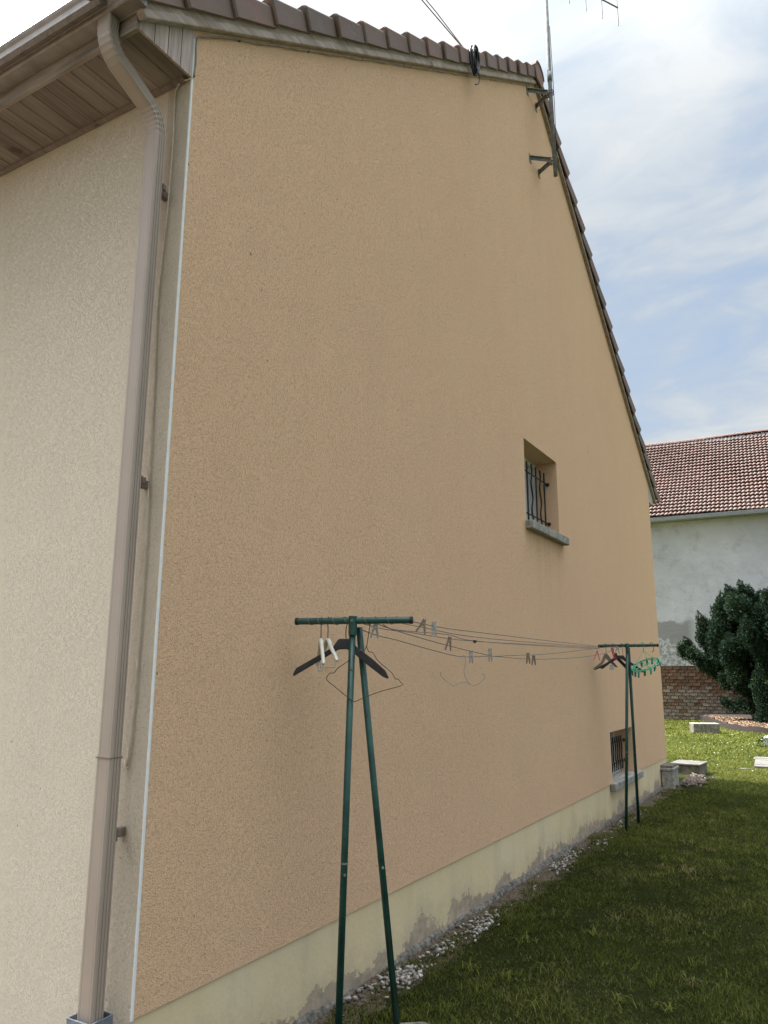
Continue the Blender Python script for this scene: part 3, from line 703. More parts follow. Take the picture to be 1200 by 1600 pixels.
# ---------------------------------------------------------------- clothes stands
def stand(loc, rz, hb, ht, legs, label, wraps):
    o = thing('clothes_post', loc, label, 'clothes post', 'steel clothes line posts'); 
    q = MB().tube([(-hb*math.cos(rz), -hb*math.sin(rz), ht), (hb*math.cos(rz), hb*math.sin(rz), ht)], .0165, 14); q.build('crossbar', M['green'], o, smooth=False)
    for s in (-1, 1):
        a = Vector((s*hb*math.cos(rz), s*hb*math.sin(rz), ht)); d = Vector((math.cos(rz), math.sin(rz), 0))*s
        MB().tube([a-d*.012, a+d*.003], .0182, 14).build('end_cap', M['black_cap'], o)
    for i, (top, bot) in enumerate(legs):
        T, B = Vector(top), Vector(bot); d = (B-T).normalized()
        lg = MB().tube([T, B], .0165, 12).build('leg', M['green'], o, smooth=True)
        p = T+d*(ht*.58)
        MB().tube([p, p+d*.008], .0175, 12).build('collar', M['steel' if i == 0 else 'green'], lg)
        MB().tube([p+d*.05+Vector((.014, -.016, 0)), p+d*.05+Vector((.018, -.021, 0))], .006, 8).build('bolt', M['steel'], lg)
    T = Vector(legs[0][0])
    q = MB().tube([(T.x, T.y, ht-.07), (T.x, T.y, ht+.022)], .0215, 14); q.build('joint', M['green'], o)
    q = MB().tube([(T.x+.008, T.y-.021, ht), (T.x+.010, T.y-.027, ht)], .007, 8); q.build('bolt', M['steel'], o)
    for a0, a1, turns in wraps:
        pts = []; n = int(abs(a1-a0)*300)+20
        for i in range(n+1):
            s = a0+(a1-a0)*i/n; a = 2*math.pi*turns*i/n
            pts.append((s*math.cos(rz)-math.sin(rz)*.0185*math.cos(a), s*math.sin(rz)+math.cos(rz)*.0185*math.cos(a), ht+.0185*math.sin(a)))
        MB().tube(pts, .0019, 5).build('twine', M['line'], o, smooth=True)
    return o
rzn = math.atan2(.181, .557)
n_top = 1.89
stand((.343, .946, 0), rzn, .293, n_top, [((0, -.004, n_top-.01), (-.055, -.004, -.03)), ((.012, .035, n_top-.03), (.058, .345, -.04))],
      'nearer green A-frame clothes post in front of the tan wall', [(-.25, -.14, 2.2), (-.13, -.03, 1.6), (.03, .12, 1.4), (.15, .23, 1.5)])
stand((.397, 6.575, 0), 0, .325, 1.947, [((-.004, -.015, 1.94), (-.137, -.011, -.03)), ((.0, .03, 1.92), (-.121, .54, -.03))],
      'farther green A-frame clothes post beside the basement window', [(-.30, -.12, 2.5), (.05, .24, 2.3)])

# clothes lines
LN = {
'a':[(0.632,1.042,1.871),(0.586,1.513,1.875),(0.489,2.497,1.886),(0.339,4.020,1.905),(0.088,6.564,1.942)],
'b':[(0.549,1.015,1.871),(0.522,1.337,1.874),(0.453,2.160,1.860),(0.285,4.182,1.888),(0.087,6.564,1.935)],
'c':[(0.443,0.980,1.873),(0.427,1.234,1.858),(0.381,1.945,1.866),(0.351,2.415,1.846),(0.227,4.360,1.873),(0.086,6.564,1.914)],
'e':[(0.488,0.995,1.860),(0.484,1.132,1.846),(0.460,1.776,1.795),(0.437,2.419,1.755),(0.433,2.538,1.750),(0.419,2.902,1.763),(0.385,3.864,1.797),(0.317,5.750,1.901),(0.287,6.564,1.940)],
'f':[(0.391,0.963,1.834),(0.391,1.100,1.824),(0.389,1.301,1.809),(0.387,1.759,1.765),(0.384,2.136,1.740),(0.381,2.620,1.752),(0.379,3.008,1.748),(0.377,3.349,1.746),(0.374,3.893,1.756),(0.369,4.636,1.780),(0.363,5.553,1.832),(0.357,6.564,1.939)],
'g':[(0.397,0.965,1.864),(0.386,1.173,1.860),(0.369,1.482,1.858),(0.343,1.935,1.849),(0.313,2.482,1.848),(0.238,3.828,1.872),(0.087,6.564,1.925)]}
LL = {'a': 'topmost taut clothes line, tied at the right end of the near crossbar', 'b': 'second taut clothes line from the top, just under the topmost strand',
      'c': 'lowest of the taut clothes lines, kinked at a small dark knot', 'e': 'upper of the two slack clothes lines, carrying the upright grey peg',
      'f': 'lowest slack clothes line, with the thin bent wire hanger on it', 'g': 'taut clothes line leaving just right of the near post top'}
for k, p in LN.items():
    p = list(p); p[0] = (p[0][0], p[0][1]-.01, p[0][2]+.01)
    o = MB().tube(smooth_path(p, 5), .0024, 6).build('clothes_line', M['line'], None, smooth=True); tag(o, LL[k], 'clothes line', 'clothes lines strung between the two green posts')
    if k == 'c': MB().tube([(.352, 2.39, 1.846), (.351, 2.415, 1.842), (.350, 2.44, 1.847)], [.006, .011, .006], 8).build('knot', M['cable_black'], o)

# pegs: two limbs and a spring
def peg(loc, tilt, mat, label, rz=.5, L=.075, spread=.18, catg='clothes peg'):
    o = thing('clothes_peg', loc, label, catg, 'pegs left on the clothes lines')
    for s in (-1, 1):
        b = MB(); 
        b.extr([(s*.001, -.006, .020), (s*.0105, -.006, .026), (s*.012, -.006, .0), (s*(.011+spread*.05), -.006, -L+.02), (s*(.0025+spread*.05), -.006, -L+.02), (s*.0010, -.006, -.005)], (0, .012, 0))
        mm = Matrix.Rotation(rz, 4, 'Z') @ Matrix.Rotation(tilt, 4, 'Y') @ Matrix.Rotation(-s*max(0, spread-.06)*.75, 4, 'Y')
        q = b.build('peg_half', mat, o, recalc=True); q.matrix_local = mm
    b = MB().tube([(-.012, 0, -.006), (.012, 0, -.006)], .0042, 8); q = b.build('spring', M['steel'], o); q.matrix_local = Matrix.Rotation(rz, 4, 'Z') @ Matrix.Rotation(tilt, 4, 'Y')
    return o
peg((.622, 1.150, 1.878), .30, M['peg_wood'], 'brown wooden peg right beside the end of the near crossbar', L=.072, spread=.22)
peg((.607, 1.301, 1.873), .0, M['peg_grey'], 'silvery peg just right of the brown wooden one on the top lines', L=.072, spread=.04)
peg((.460, 1.795, 1.822), .16, M['peg_wood'], 'weathered peg tilted on the slack line below the silvery one', L=.076, spread=.12)
peg((.383, 2.275, 1.755), .0, M['peg_grey'], 'small grey peg just right of the thin bent wire hanger', spread=.05)
peg((.435, 2.467, 1.775), .0, M['peg_grey'], 'larger upright grey peg midway where the two slack lines cross', L=.080, spread=.05)
peg((.377, 3.351, 1.768), .0, M['peg_wood'], 'grey-brown peg left of the pair hanging farthest along the slack line', L=.076, spread=.08)
peg((.376, 3.480, 1.752), .05, M['peg_wood'], 'small open peg immediately right of the grey-brown one', L=.07, spread=.10)
peg((.425, 1.020, 1.858), .1, M['peg_grey'], 'white peg tucked behind the near post top', L=.072, spread=.15)
peg((.364, 5.384, 1.840), .1, M['pink'], 'pink peg left of the hangers on the far post', L=.10, spread=.25, rz=.3)
peg((.302, 6.250, 1.890), -.28, M['magenta'], 'magenta peg between the beige and dark hangers at the far post', L=.13, spread=.05, rz=.3)
peg((.300, 6.50, 1.915), .1, M['peg_grey'], 'grey peg just left of the far post top', L=.08, spread=.2, rz=.3)

# hangers (local x = across as seen from the garden, local z = up)
def hanger(P, rz, label, mat, hook, arms, thick=.011, deep=.02, matw='wire', flat=True, hr=.0022):
    o = thing('clothes_hanger', P, label, 'hanger', None, rz)
    MB().tube(smooth_path([(x, 0, z) for x, z in hook], 4), hr, 6).build('hook', M[matw], o, smooth=True)
    for a in arms:
        if flat: MB().extr([(x, -deep/2, z) for x, z in a], (0, deep, 0)).build('body', M[mat], o, recalc=True, bevel=.003)
        else: MB().tube(smooth_path([(x, 0, z) for x, z in a], 3), thick, 8).build('body', M[mat], o, smooth=True)
    return o
rv = R(30.08)
hk = lambda z: [(-.02, .0), (-.016, .018), (0, .024), (.014, .014), (.012, -.004), (.003, -.03), (.003, z)]
hanger((.305, .935, 1.884), rv, 'dark brown wide-shouldered hanger on the near crossbar', 'hanger_dark', hk(-.09),
       [[(-.25,-.262),(-.249,-.247),(-.236,-.222),(-.060,-.122),(-.038,-.088),(-.028,-.081),(.026,-.081),(.055,-.118),(.139,-.182),(.196,-.232),(.214,-.268),(.205,-.271),(.183,-.262),(.096,-.196),(.030,-.140),(.005,-.131),(-.030,-.133),(-.06,-.150)]], deep=.022)
def slim(P, rz, label, w, drop):
    o = thing('clothes_hanger', P, label, 'hanger', 'cream plastic hangers', rz)
    MB().tube(smooth_path([(x, 0, z) for x, z in hk(-.085)], 4), .0024, 6).build('hook', M['wire'], o, smooth=True)
    b = MB(); pts = smooth_path([(-w, 0, -drop), (-w*.8, 0, -drop*.88), (-w*.35, 0, -.125), (-.02, 0, -.092), (.02, 0, -.092), (w*.35, 0, -.125), (w*.8, 0, -drop*.88), (w, 0, -drop)], 4)
    n = len(pts); b.tube(pts, [.0075+.0035*math.sin(math.pi*i/(n-1)) for i in range(n)], 8, sq=.9)
    b.build('body', M['hanger_white'], o, smooth=True)
    MB().tube([(-w*.8, 0, -drop*.9), (-w*.79, 0, -drop-.03), (w*.79, 0, -drop-.03), (w*.8, 0, -drop*.9)], .003, 6).build('trouser_bar', M['hanger_white'], o)
slim((.187, .897, 1.885), rv+R(99), 'front cream plastic hanger seen end-on left of the near post', .19, .205)
slim((.221, .908, 1.885), rv+R(108), 'rear cream plastic hanger seen end-on, tucked behind the front one', .185, .19)
hanger((.416, .971, 1.87), rv, 'large bent wire hanger behind the near post', 'wire',
       [(-.012,.022),(-.002,.030),(.008,.018),(.003,-.025),(-.009,-.105)],
       [[(-.009,-.105),(-.024,-.126),(-.049,-.129),(-.095,-.172),(-.147,-.208),(-.165,-.230),(-.186,-.233),(-.201,-.260),(-.170,-.287),(-.099,-.343),(-.065,-.364),(-.034,-.352),(.051,-.319),(.159,-.289),(.156,-.274),(.143,-.259),(.128,-.256),(.113,-.229),(.045,-.171),(.023,-.135),(.001,-.129),(-.009,-.105)]], thick=.0019, flat=False)
hanger((.384, 2.156, 1.74), rv, 'thin pale bent wire hanger dangling from the lowest slack line', 'pale_wire',
       [(-.008,0),(.002,.007),(.012,-.004),(.015,-.031),(.002,-.093),(.021,-.147)],
       [[(.021,-.147),(.052,-.173),(.091,-.162),(.131,-.123),(.124,-.104),(.114,-.112)], [(-.143,-.093),(-.140,-.116),(-.097,-.155),(-.066,-.174),(-.042,-.166),(-.003,-.154),(.028,-.162),(.052,-.173)]], thick=.0018, flat=False, matw='pale_wire', hr=.0018)
hanger((.153, 6.564, 1.945), rv, 'beige wooden hanger at the left of the far crossbar', 'hanger_beige', hk(-.09),
       [[(-.019,-.089),(-.060,-.177),(-.146,-.245),(-.140,-.268),(-.115,-.262),(-.050,-.205),(-.004,-.135),(.020,-.160),(.10,-.235),(.125,-.232),(.06,-.155),(.028,-.105),(.012,-.085),(-.004,-.082)]], deep=.02)
hanger((.238, 6.570, 1.945), rv, 'dark hanger on the far crossbar, the left one of the dark pair', 'hanger_dark', hk(-.08),
       [[(-.157,-.253),(-.15,-.232),(-.05,-.165),(.0,-.125),(.004,-.078),(.03,-.075),(.04,-.108),(.09,-.165),(.155,-.235),(.148,-.258),(.125,-.25),(.04,-.160),(.022,-.140),(-.04,-.185),(-.13,-.25)]], deep=.022)
hanger((.337, 6.560, 1.945), rv-.05, 'broad dark hanger on the far crossbar crossing in front of the post', 'hanger_dark', hk(-.10),
       [[(-.30,-.262),(-.295,-.245),(-.18,-.185),(-.085,-.125),(-.063,-.104),(.008,-.104),(.030,-.140),(.224,-.272),(.222,-.290),(.200,-.290),(.010,-.160),(-.02,-.142),(-.06,-.146),(-.16,-.200)]], deep=.022)
o = thing('price_tag', (.227, 6.53, 1.884), 'small white tag hanging below the dark hangers at the far post', 'tag', None, rv)
MB().box((-.034, -.003, -.200), (.014, .003, -.145)).build('card', M['tag'], o, bevel=.004); MB().tube([(-.01, 0, -.145), (0, 0, -.03), (0, 0, .03)], .0018, 5).build('string', M['white_line'], o)
o = MB().tube(smooth_path([(.64, 6.565, 1.93), (.64, 6.565, 1.968), (.662, 6.565, 1.972), (.675, 6.565, 1.94), (.672, 6.565, 1.895), (.65, 6.565, 1.872)], 4), .003, 6).build('wire_hook', M['wire'], None, smooth=True)
tag(o, 'bare wire hook at the right end of the far crossbar', 'hook')
# round peg airer (mint ring with teal pegs)
o = thing('peg_airer', (.558, 6.56, 1.943), 'mint green ring airer with teal pegs on the far post', 'sock dryer', None, rv)
th = Matrix.Rotation(R(-24), 4, 'Y') @ Matrix.Rotation(R(20), 4, 'X')
C0 = Vector((.022, 0, -.205)); rx, ry = .160, .125
ring = lambda a, k=1: C0+th @ Vector((rx*k*math.cos(a), ry*k*math.sin(a), 0))
for k in (1, .80): MB().tube([ring(2*math.pi*i/28, k) for i in range(29)], .0055, 6, cap=False).build('ring', M['mint'], o, smooth=True)
for a in (0, .5, 1, 1.5):
    MB().tube([ring(math.pi*a, 1), ring(math.pi*a+math.pi, 1) if a in (0, .5) else ring(math.pi*a, .8)], .0045, 6).build('spoke', M['mint'], o)
for a in (.2, .95, 1.5): MB().tube([(.006, 0, -.055), ring(math.pi*a)], .0022, 5).build('cord', M['mint'], o)
MB().tube(smooth_path([(-.012, 0, .012), (-.006, 0, .03), (.008, 0, .032), (.02, 0, .012), (.012, 0, -.02), (.006, 0, -.06)], 4), .005, 6).build('hook', M['mint'], o, smooth=True)
for i in range(14):
    a = 2*math.pi*i/14+.2; q = ring(a, .9 if i % 2 else 1.0)
    b = MB().extr([(-.006, -.009, .006), (.006, -.009, .006), (.009, -.009, -.02), (.004, -.009, -.062), (-.003, -.009, -.066), (-.009, -.009, -.02)], (0, .018, 0))
    h_ = b.build('peg', M['teal'] if i % 5 else M['mint'], o, recalc=True); h_.matrix_local = Matrix.Translation(q) @ Matrix.Rotation(a+.4, 4, 'Z') @ Matrix.Rotation(random.uniform(-.3, .3), 4, 'Y')

# ---------------------------------------------------------------- barn
BD = R(3.04); barn = thing('barn', (-3.633, 28.10, 0), 'old barn with red clay tile roof, patched grey plaster and brick base', 'barn', None, BD)
BX0, BX1, BH = -9.0, 14.0, 7.36; BB = 1.93
b = MB(); b.add([(BX0, 0, BB), (BX1, 0, BB), (BX1, 0, BH+.1), (BX0, 0, BH+.1)], [(0, 1, 2, 3)]); b.add([(BX0, .0, BB), (BX0, .06, BB), (BX1, .06, BB), (BX1, .0, BB)], [(0, 3, 2, 1)])
tag(b.build('plaster_wall', M['barn_plaster'], barn), 'patched grey plaster front wall')
RS = math.atan(.797); RD_ = 5.2
b = MB(); b.add([(BX0, .05, -.1), (BX1, .05, -.1), (BX1, .05, BB), (BX0, .05, BB)], [(0, 1, 2, 3)]); 
b.add([(BX1, 0, -.1), (BX1, 2*RD_, -.1), (BX1, 2*RD_, BH), (BX1, RD_, BH+RD_*.86), (BX1, 0, BH)], [(0, 1, 2, 3, 4)])
b.add([(BX0, 0, -.1), (BX0, 2*RD_, -.1), (BX0, 2*RD_, BH), (BX0, RD_, BH+RD_*.86), (BX0, 0, BH)], [(4, 3, 2, 1, 0)])
b.add([(BX0, 2*RD_, -.1), (BX1, 2*RD_, -.1), (BX1, 2*RD_, BH), (BX0, 2*RD_, BH)], [(3, 2, 1, 0)])
b.build('masonry_core', M['mortar'], barn)
# bricks: separate where they show, joined beyond
bl, bh = .265, .1185; nrow = int((BB+.02)/bh); far_b = MB(); cnt = 0; meshes = []
for v in range(4):
    s_ = random.uniform(.93, 1.0); q = MB().box((.006, .0+.004*v, .007), (bl*s_-.006, .06, bh-.007))
    for i_ in range(len(q.v)): x, y, z = q.v[i_]; q.v[i_] = (x+random.uniform(-.004, .004), y+(random.uniform(-.006, .006) if y < .05 else 0), z+random.uniform(-.003, .003))
    meshes.append((q.mesh('brick', M['brick']), q.mesh('brick', M['brick_pale']), q))
for k in range(nrow+1):
    for c_ in range(int((BX1-BX0)/bl)+1):
        x = BX0+c_*bl+(bl/2 if k % 2 else 0); z = BB-(k+1)*bh-.006
        if z < -.08: continue
        if -.42 < x < .19 and z < .60: continue
        v = random.randrange(4); pale = random.random() < min(.95, max(.03, (k-4)/5))
        if -.6 < x < 2.4 and cnt < 295:
            ob = link_mesh('brick', meshes[v][1 if pale else 0], barn, Matrix.Translation((x, random.uniform(-.006, .008), z))); cnt += 1
        else:
            far_b.add([(a+x, b_, c2+z) for a, b_, c2 in meshes[v][2].v], meshes[v][2].f, 1 if pale else 0)
o = far_b.build('brickwork', [M['brick'], M['brick_pale']], barn); o['kind'] = 'stuff'
# arched cellar opening: a near-black panel paints in its inner darkness
pts = [(-.40, .0, -.05), (.13, .0, -.05), (.14, .0, .5), (.10, .0, .60), (.0, .0, .68), (-.14, .0, .71), (-.28, .0, .68), (-.38, .0, .58)]
MB().extr([(x, .035, z) for x, y, z in pts], (0, .05, 0)).build('cellar_opening', M['dark'], barn, recalc=True)
# eaves, gutter, tiles
ev = MB(); ev.box((BX0-.1, -.26, BH-.02), (BX1+.1, .0, BH+.03)); ev.build('eaves_board', M['wood_fascia'], barn)
gp2 = [(-.30, BH+.14), (-.30, BH-.00), (-.35, BH-.045), (-.41, BH-.05), (-.45, BH-.01), (-.46, BH+.12), (-.45, BH+.125), (-.445, BH+.0), (-.41, BH-.035), (-.35, BH-.03), (-.31, BH+.01), (-.31, BH+.14)]
b = MB(); k = len(gp2); b.add([(x, y, z) for x in (BX0-.1, BX1+.1) for y, z in gp2], [(j, (j+1) % k, k+(j+1) % k, k+j) for j in range(k)]+[tuple(range(k)), tuple(range(k, 2*k))[::-1]])
tag(b.build('gutter', M['barn_gutter'], barn, recalc=True), 'dull grey zinc gutter')
ca, sa = math.cos(RS), math.sin(RS)
def barn_tiles():
    tw, te = .150, .288; L = (RD_+.36)/ca; nr = int(L/te)+1; nc = int((BX1-BX0+.2)/tw)
    prof = np.array([(0, 0), (.03, .0), (.050, .026), (.085, .038), (.120, .028), (.148, .006)]); n_ = len(prof)
    rr, cc_ = np.meshgrid(np.arange(nr), np.arange(nc), indexing='ij'); rr = rr.ravel(); cc_ = cc_.ravel(); T = len(rr)
    s0 = rr*te+rng.uniform(-.012, .012, T); s1 = s0+te+.05; xa = BX0-.1+cc_*tw+rng.uniform(-.004, .004, T)
    wave = .03*np.sin(cc_*.045)+.02*np.sin(cc_*.11+rr*.3); lift = .085+rng.uniform(-.005, .010, T)
    def P(x, s, n): 
        return np.stack([x, -.36+s*ca-n*sa, (BH+.125)+s*sa+n*ca], -1)
    V = []
    for i in range(n_): V.append(P(xa+prof[i, 0], s0, lift+prof[i, 1]+wave))
    for i in range(n_): V.append(P(xa+prof[i, 0], s1, .004+prof[i, 1]+wave))
    for i in range(n_): V.append(P(xa+prof[i, 0], s0+.004, lift+prof[i, 1]*.9-.030+wave))
    V = np.stack(V, 1); base = (np.arange(T)*3*n_)[:, None, None]
    F = np.array([(i, i+1, n_+i+1, n_+i) for i in range(n_-1)]+[(i, 2*n_+i, 2*n_+i+1, i+1) for i in range(n_-1)])[None]+base
    o = soup('roof_tiles', V.reshape(-1, 3), F.reshape(-1, 4), np.zeros(T*3*n_), M['barn_tile'], barn, 'stuff'); return o
tag(barn_tiles(), 'weathered red clay pantiles in straight courses')
b = MB(); zt = BH+RD_*.86
b.add([(BX0-.1, -.33, BH+.115), (BX1+.1, -.33, BH+.115), (BX1+.1, RD_, zt+.02), (BX0-.1, RD_, zt+.02), (BX1+.1, 2*RD_+.3, BH-.2), (BX0-.1, 2*RD_+.3, BH-.2)], [(0, 1, 2, 3), (3, 2, 4, 5)])
b.build('roof_deck', M['mortar'], barn)
rt = MB()
for i in range(62):
    x = BX0-.1+i*.38; k = 7; vs = []
    dz = .02*math.sin(i*.4)
    for xx, q in ((x, .115), (x+.40, .10)):
        for j in range(k):
            a = math.pi*j/(k-1); vs.append((xx, RD_+q*1.2*math.cos(a), zt+.13+dz+q*math.sin(a)))
    rt.add(vs, [(j, j+1, k+j+1, k+j) for j in range(k-1)]+[tuple(range(k))])
o = rt.build('ridge_tiles', M['barn_tile'], barn); o['kind'] = 'stuff'

# ---------------------------------------------------------------- yew
def blob_leaves(cs, n, size, elong):
    """cs: list of (centre, radii, axis) plumes -> arrays of small triangles spread through their volume, denser at the skin"""
    V = []; Sh = []
    for c_, rad, ax, sh in cs:
        k = int(n*rad[0]*rad[2]*8)
        d = rng.normal(size=(k, 3)); d /= np.linalg.norm(d, axis=1)[:, None]
        rr = rng.uniform(.72, 1.0, k)**.6
        lump = 1+.14*np.sin(d[:, 0]*7+c_[0]*9)*np.sin(d[:, 2]*6+c_[1]*5)+.10*np.sin(d[:, 1]*13+c_[2]*7)
        p = d*rr[:, None]*lump[:, None]*np.array(rad)
        zt_ = np.clip(p[:, 2]/rad[2], -1, 1); p[:, :2] *= (1-.42*np.clip(zt_, 0, 1))[:, None]
        az = Vector(ax).normalized(); q = Vector((0, 0, 1)).rotation_difference(az).to_matrix(); Q = np.array(q)
        p = p @ Q.T; dd = d @ Q.T
        t = dd*1.0+np.array(az)*.15+rng.normal(size=(k, 3))*.6; t /= np.linalg.norm(t, axis=1)[:, None]
        s = np.cross(t, rng.normal(size=(k, 3))); s /= np.linalg.norm(s, axis=1)[:, None]
        ln = size*rng.uniform(.6, 1.5, k)[:, None]; w = ln*elong
        b0 = p+np.array(c_); V.append(np.stack([b0-s*w, b0+s*w, b0+t*ln*1.6], 1))
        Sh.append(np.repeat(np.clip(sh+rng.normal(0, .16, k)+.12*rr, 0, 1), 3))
    V = np.concatenate(V).reshape(-1, 3); return V, np.arange(len(V)).reshape(-1, 3), np.concatenate(Sh)
def yew():
    o = thing('yew_tree', (.35, 26.2, 0), 'dark green bushy yew standing against the barn wall', 'tree')
    rs = random.Random(3); cs = []
    def plume(x, y, z, r_, h, lean=.25, sh=.5):
        cs.append(((x, y, z), (r_, r_, h), (lean*(1 if x > 0 else -1)*min(1, abs(x)), rs.uniform(-.25, .1), 1), sh))
    # main mass, outline traced by uneven plumes
    outline = [(-2.45, 2.42, .20, .33), (-2.28, 2.62, .18, .30), (-2.12, 2.25, .20, .34), (-1.70, 3.25, .26, .48), (-1.45, 3.05, .24, .45), (-1.22, 3.50, .22, .46), (-.98, 3.15, .26, .5),
               (-.95, 3.95, .24, .42), (-.78, 4.22, .22, .42), (-.62, 4.05, .25, .5), (-.42, 4.35, .20, .44), (-.22, 4.15, .24, .5), (.08, 3.98, .24, .45), (.30, 4.05, .22, .42), (.58, 4.0, .24, .46), (.9, 4.12, .26, .5), (1.3, 4.0, .28, .5), (1.7, 3.8, .3, .55), (2.2, 3.4, .3, .5), (2.5, 2.8, .3, .5)]
    for x, z, a, h in outline: plume(x, rs.uniform(-.3, .3), z, a, h, .35, rs.uniform(.35, .62))
    for i in range(235):
        z = rs.uniform(.15, 3.9); half = 1.25+.75*math.sin(min(1, max(0, (z-.2)/3.4))*math.pi)
        left = {0: -.55, 1: -.35, 2: -1.35, 3: -1.25}.get(int(z), -.6); right = 2.5-.25*max(0, z-2.5)
        if z < .9: left = -.25
        if 1.1 < z < 1.9: left = -1.05
        x = rs.uniform(left, right); dpt = rs.uniform(-1.5, .9)*math.sqrt(max(.1, 1-((x-.5)/2.4)**2))
        plume(x, dpt, z, rs.uniform(.20, .34), rs.uniform(.34, .58), .3, rs.uniform(.25, .62))
    for x, z in [(-1.55, 2.40), (-1.28, 2.15), (-1.1, 2.5), (-1.38, 2.72), (-.95, 1.85), (-1.95, 2.15), (-1.75, 1.95), (-1.60, 2.55), (-1.5, 1.75), (-1.3, 1.6), (-1.15, 1.42), (-1.78, 2.8), (-1.0, 2.1), (-1.35, 2.35), (-.85, 1.45), (-.6, 1.2)]: plume(x, rs.uniform(-.4, .2), z, .24, .36, .4, rs.uniform(.3, .6))
    for x, z in [(-1.15, .75), (-.95, .60), (-.72, .72), (-.5, .62), (-.3, .82), (-.1, .5), (.1, .3)]: plume(x, rs.uniform(-.9, -.2), z, .20, .20, .9, rs.uniform(.2, .5))
    V, F, S = blob_leaves(cs, 1100, .032, .48)
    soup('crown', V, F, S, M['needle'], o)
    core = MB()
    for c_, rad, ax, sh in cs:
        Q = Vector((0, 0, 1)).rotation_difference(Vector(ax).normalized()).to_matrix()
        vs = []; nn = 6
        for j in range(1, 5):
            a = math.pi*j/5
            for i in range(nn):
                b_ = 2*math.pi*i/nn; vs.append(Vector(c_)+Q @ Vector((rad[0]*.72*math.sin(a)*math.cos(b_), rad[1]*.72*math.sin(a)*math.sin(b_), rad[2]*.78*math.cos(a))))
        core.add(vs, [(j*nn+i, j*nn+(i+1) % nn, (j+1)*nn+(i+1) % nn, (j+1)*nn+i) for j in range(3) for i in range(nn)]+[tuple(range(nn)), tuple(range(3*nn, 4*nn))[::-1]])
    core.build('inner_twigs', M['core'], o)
    t = MB(); t.tube([(.4, 0, -.1), (.42, 0, .6), (.5, .1, 1.6), (.45, .1, 2.8)], [.2, .16, .11, .05], 8)
    for x in (-1.6, -.9, 1.4, 2.0): t.tube([(.42, 0, .35), (.42+(x-.42)*.5, -.1, .9), (x, -.1, 1.9)], [.09, .06, .025], 6)
    t.build('trunk', M['bark'], o, smooth=True)
    t = MB().tube([(.3, -.2, .2), (-.5, -.6, .95), (-.95, -.9, 1.22)], [.05, .035, .012], 6); t.build('bare_branch', M['bark'], o, smooth=True)
yew()

# bed: dark edging board curving round a layer of wood chips
edge = [(-2.1, 28.25), (-1.75, 27.6), (-1.40, 26.4), (-.98, 25.0), (-.56, 23.75), (-.15, 23.05), (.3, 22.55), (1.0, 22.25), (2.2, 22.1), (4.5, 22.4), (6.5, 23.6)]
P_ = smooth_path([(x, y, 0) for x, y in edge], 5)
b = MB(); vs = []
for i, p in enumerate(P_):
    t = (P_[min(i+1, len(P_)-1)]-P_[max(i-1, 0)]).normalized(); nn = Vector((-t.y, t.x, 0))*.03
    h = .17+.02*math.sin(i*.9)
    vs += [p-nn+Vector((0, 0, -.05)), p-nn+Vector((0, 0, h)), p+nn+Vector((0, 0, h)), p+nn+Vector((0, 0, -.05))]
b.add(vs, [(4*i+j, 4*i+4+j, 4*i+5+j, 4*i+1+j) for i in range(len(P_)-1) for j in range(3)])
tag(b.build('edging_board', M['edging'], recalc=True), 'dark curved edging board holding back the wood chips under the yew', 'garden edging')
b = MB(); n = len(P_); b.add([(p.x, p.y, .10) for p in P_]+[(6.5, 28.4, .30), (-2.0, 28.3, .25)], [tuple(range(n+2))]); 
tag(b.build('bed_soil', M['edging']), 'bare soil of the planting bed', None, None, 'structure')
def scatter(name, pts, size, mat, label, cat, flat=.5):
    V = []; F = []; S = []; c8 = np.array([(-1,-1,-1),(1,-1,-1),(1,1,-1),(-1,1,-1),(-1,-1,1),(1,-1,1),(1,1,1),(-1,1,1)], float)
    f8 = np.array([(0,3,2,1),(4,5,6,7),(0,1,5,4),(1,2,6,5),(2,3,7,6),(3,0,4,7)])
    k = len(pts); a = rng.uniform(0, 2*math.pi, k); tl = rng.normal(0, .35, k)
    sz = size*rng.uniform(.45, 1.35, (k, 3)); sz[:, 2] *= flat
    c = c8[None]*(sz[:, None, :]/2)*rng.uniform(.65, 1.0, (k, 8, 1))
    x = c[..., 0]*np.cos(a)[:, None]-c[..., 1]*np.sin(a)[:, None]; y = c[..., 0]*np.sin(a)[:, None]+c[..., 1]*np.cos(a)[:, None]; z = c[..., 2]+x*tl[:, None]
    V = np.stack([x, y, z], -1)+np.array(pts)[:, None, :]
    F = f8[None]+(np.arange(k)*8)[:, None, None]
    return soup(name, V.reshape(-1, 3), F.reshape(-1, 4), np.repeat(rng.uniform(0, 1, k), 8), mat, None, 'stuff', label, cat)
pts = []
while len(pts) < 9000:
    x, y = random.uniform(-2, 5), random.uniform(22, 28.3)
    xe = np.interp(y, [22.1, 22.55, 23.05, 23.75, 25, 26.4, 27.6, 28.3], [1.6, .35, -.1, -.5, -.92, -1.35, -1.7, -2.05])
    if x > xe+.06 and y > 22.2: pts.append((x, y, .115+(y-22)*.008+random.uniform(0, .03)))
scatter('wood_chips', pts, .085, M['chips'], 'bed of orange-brown wood chips under the yew', 'wood chips', .35)

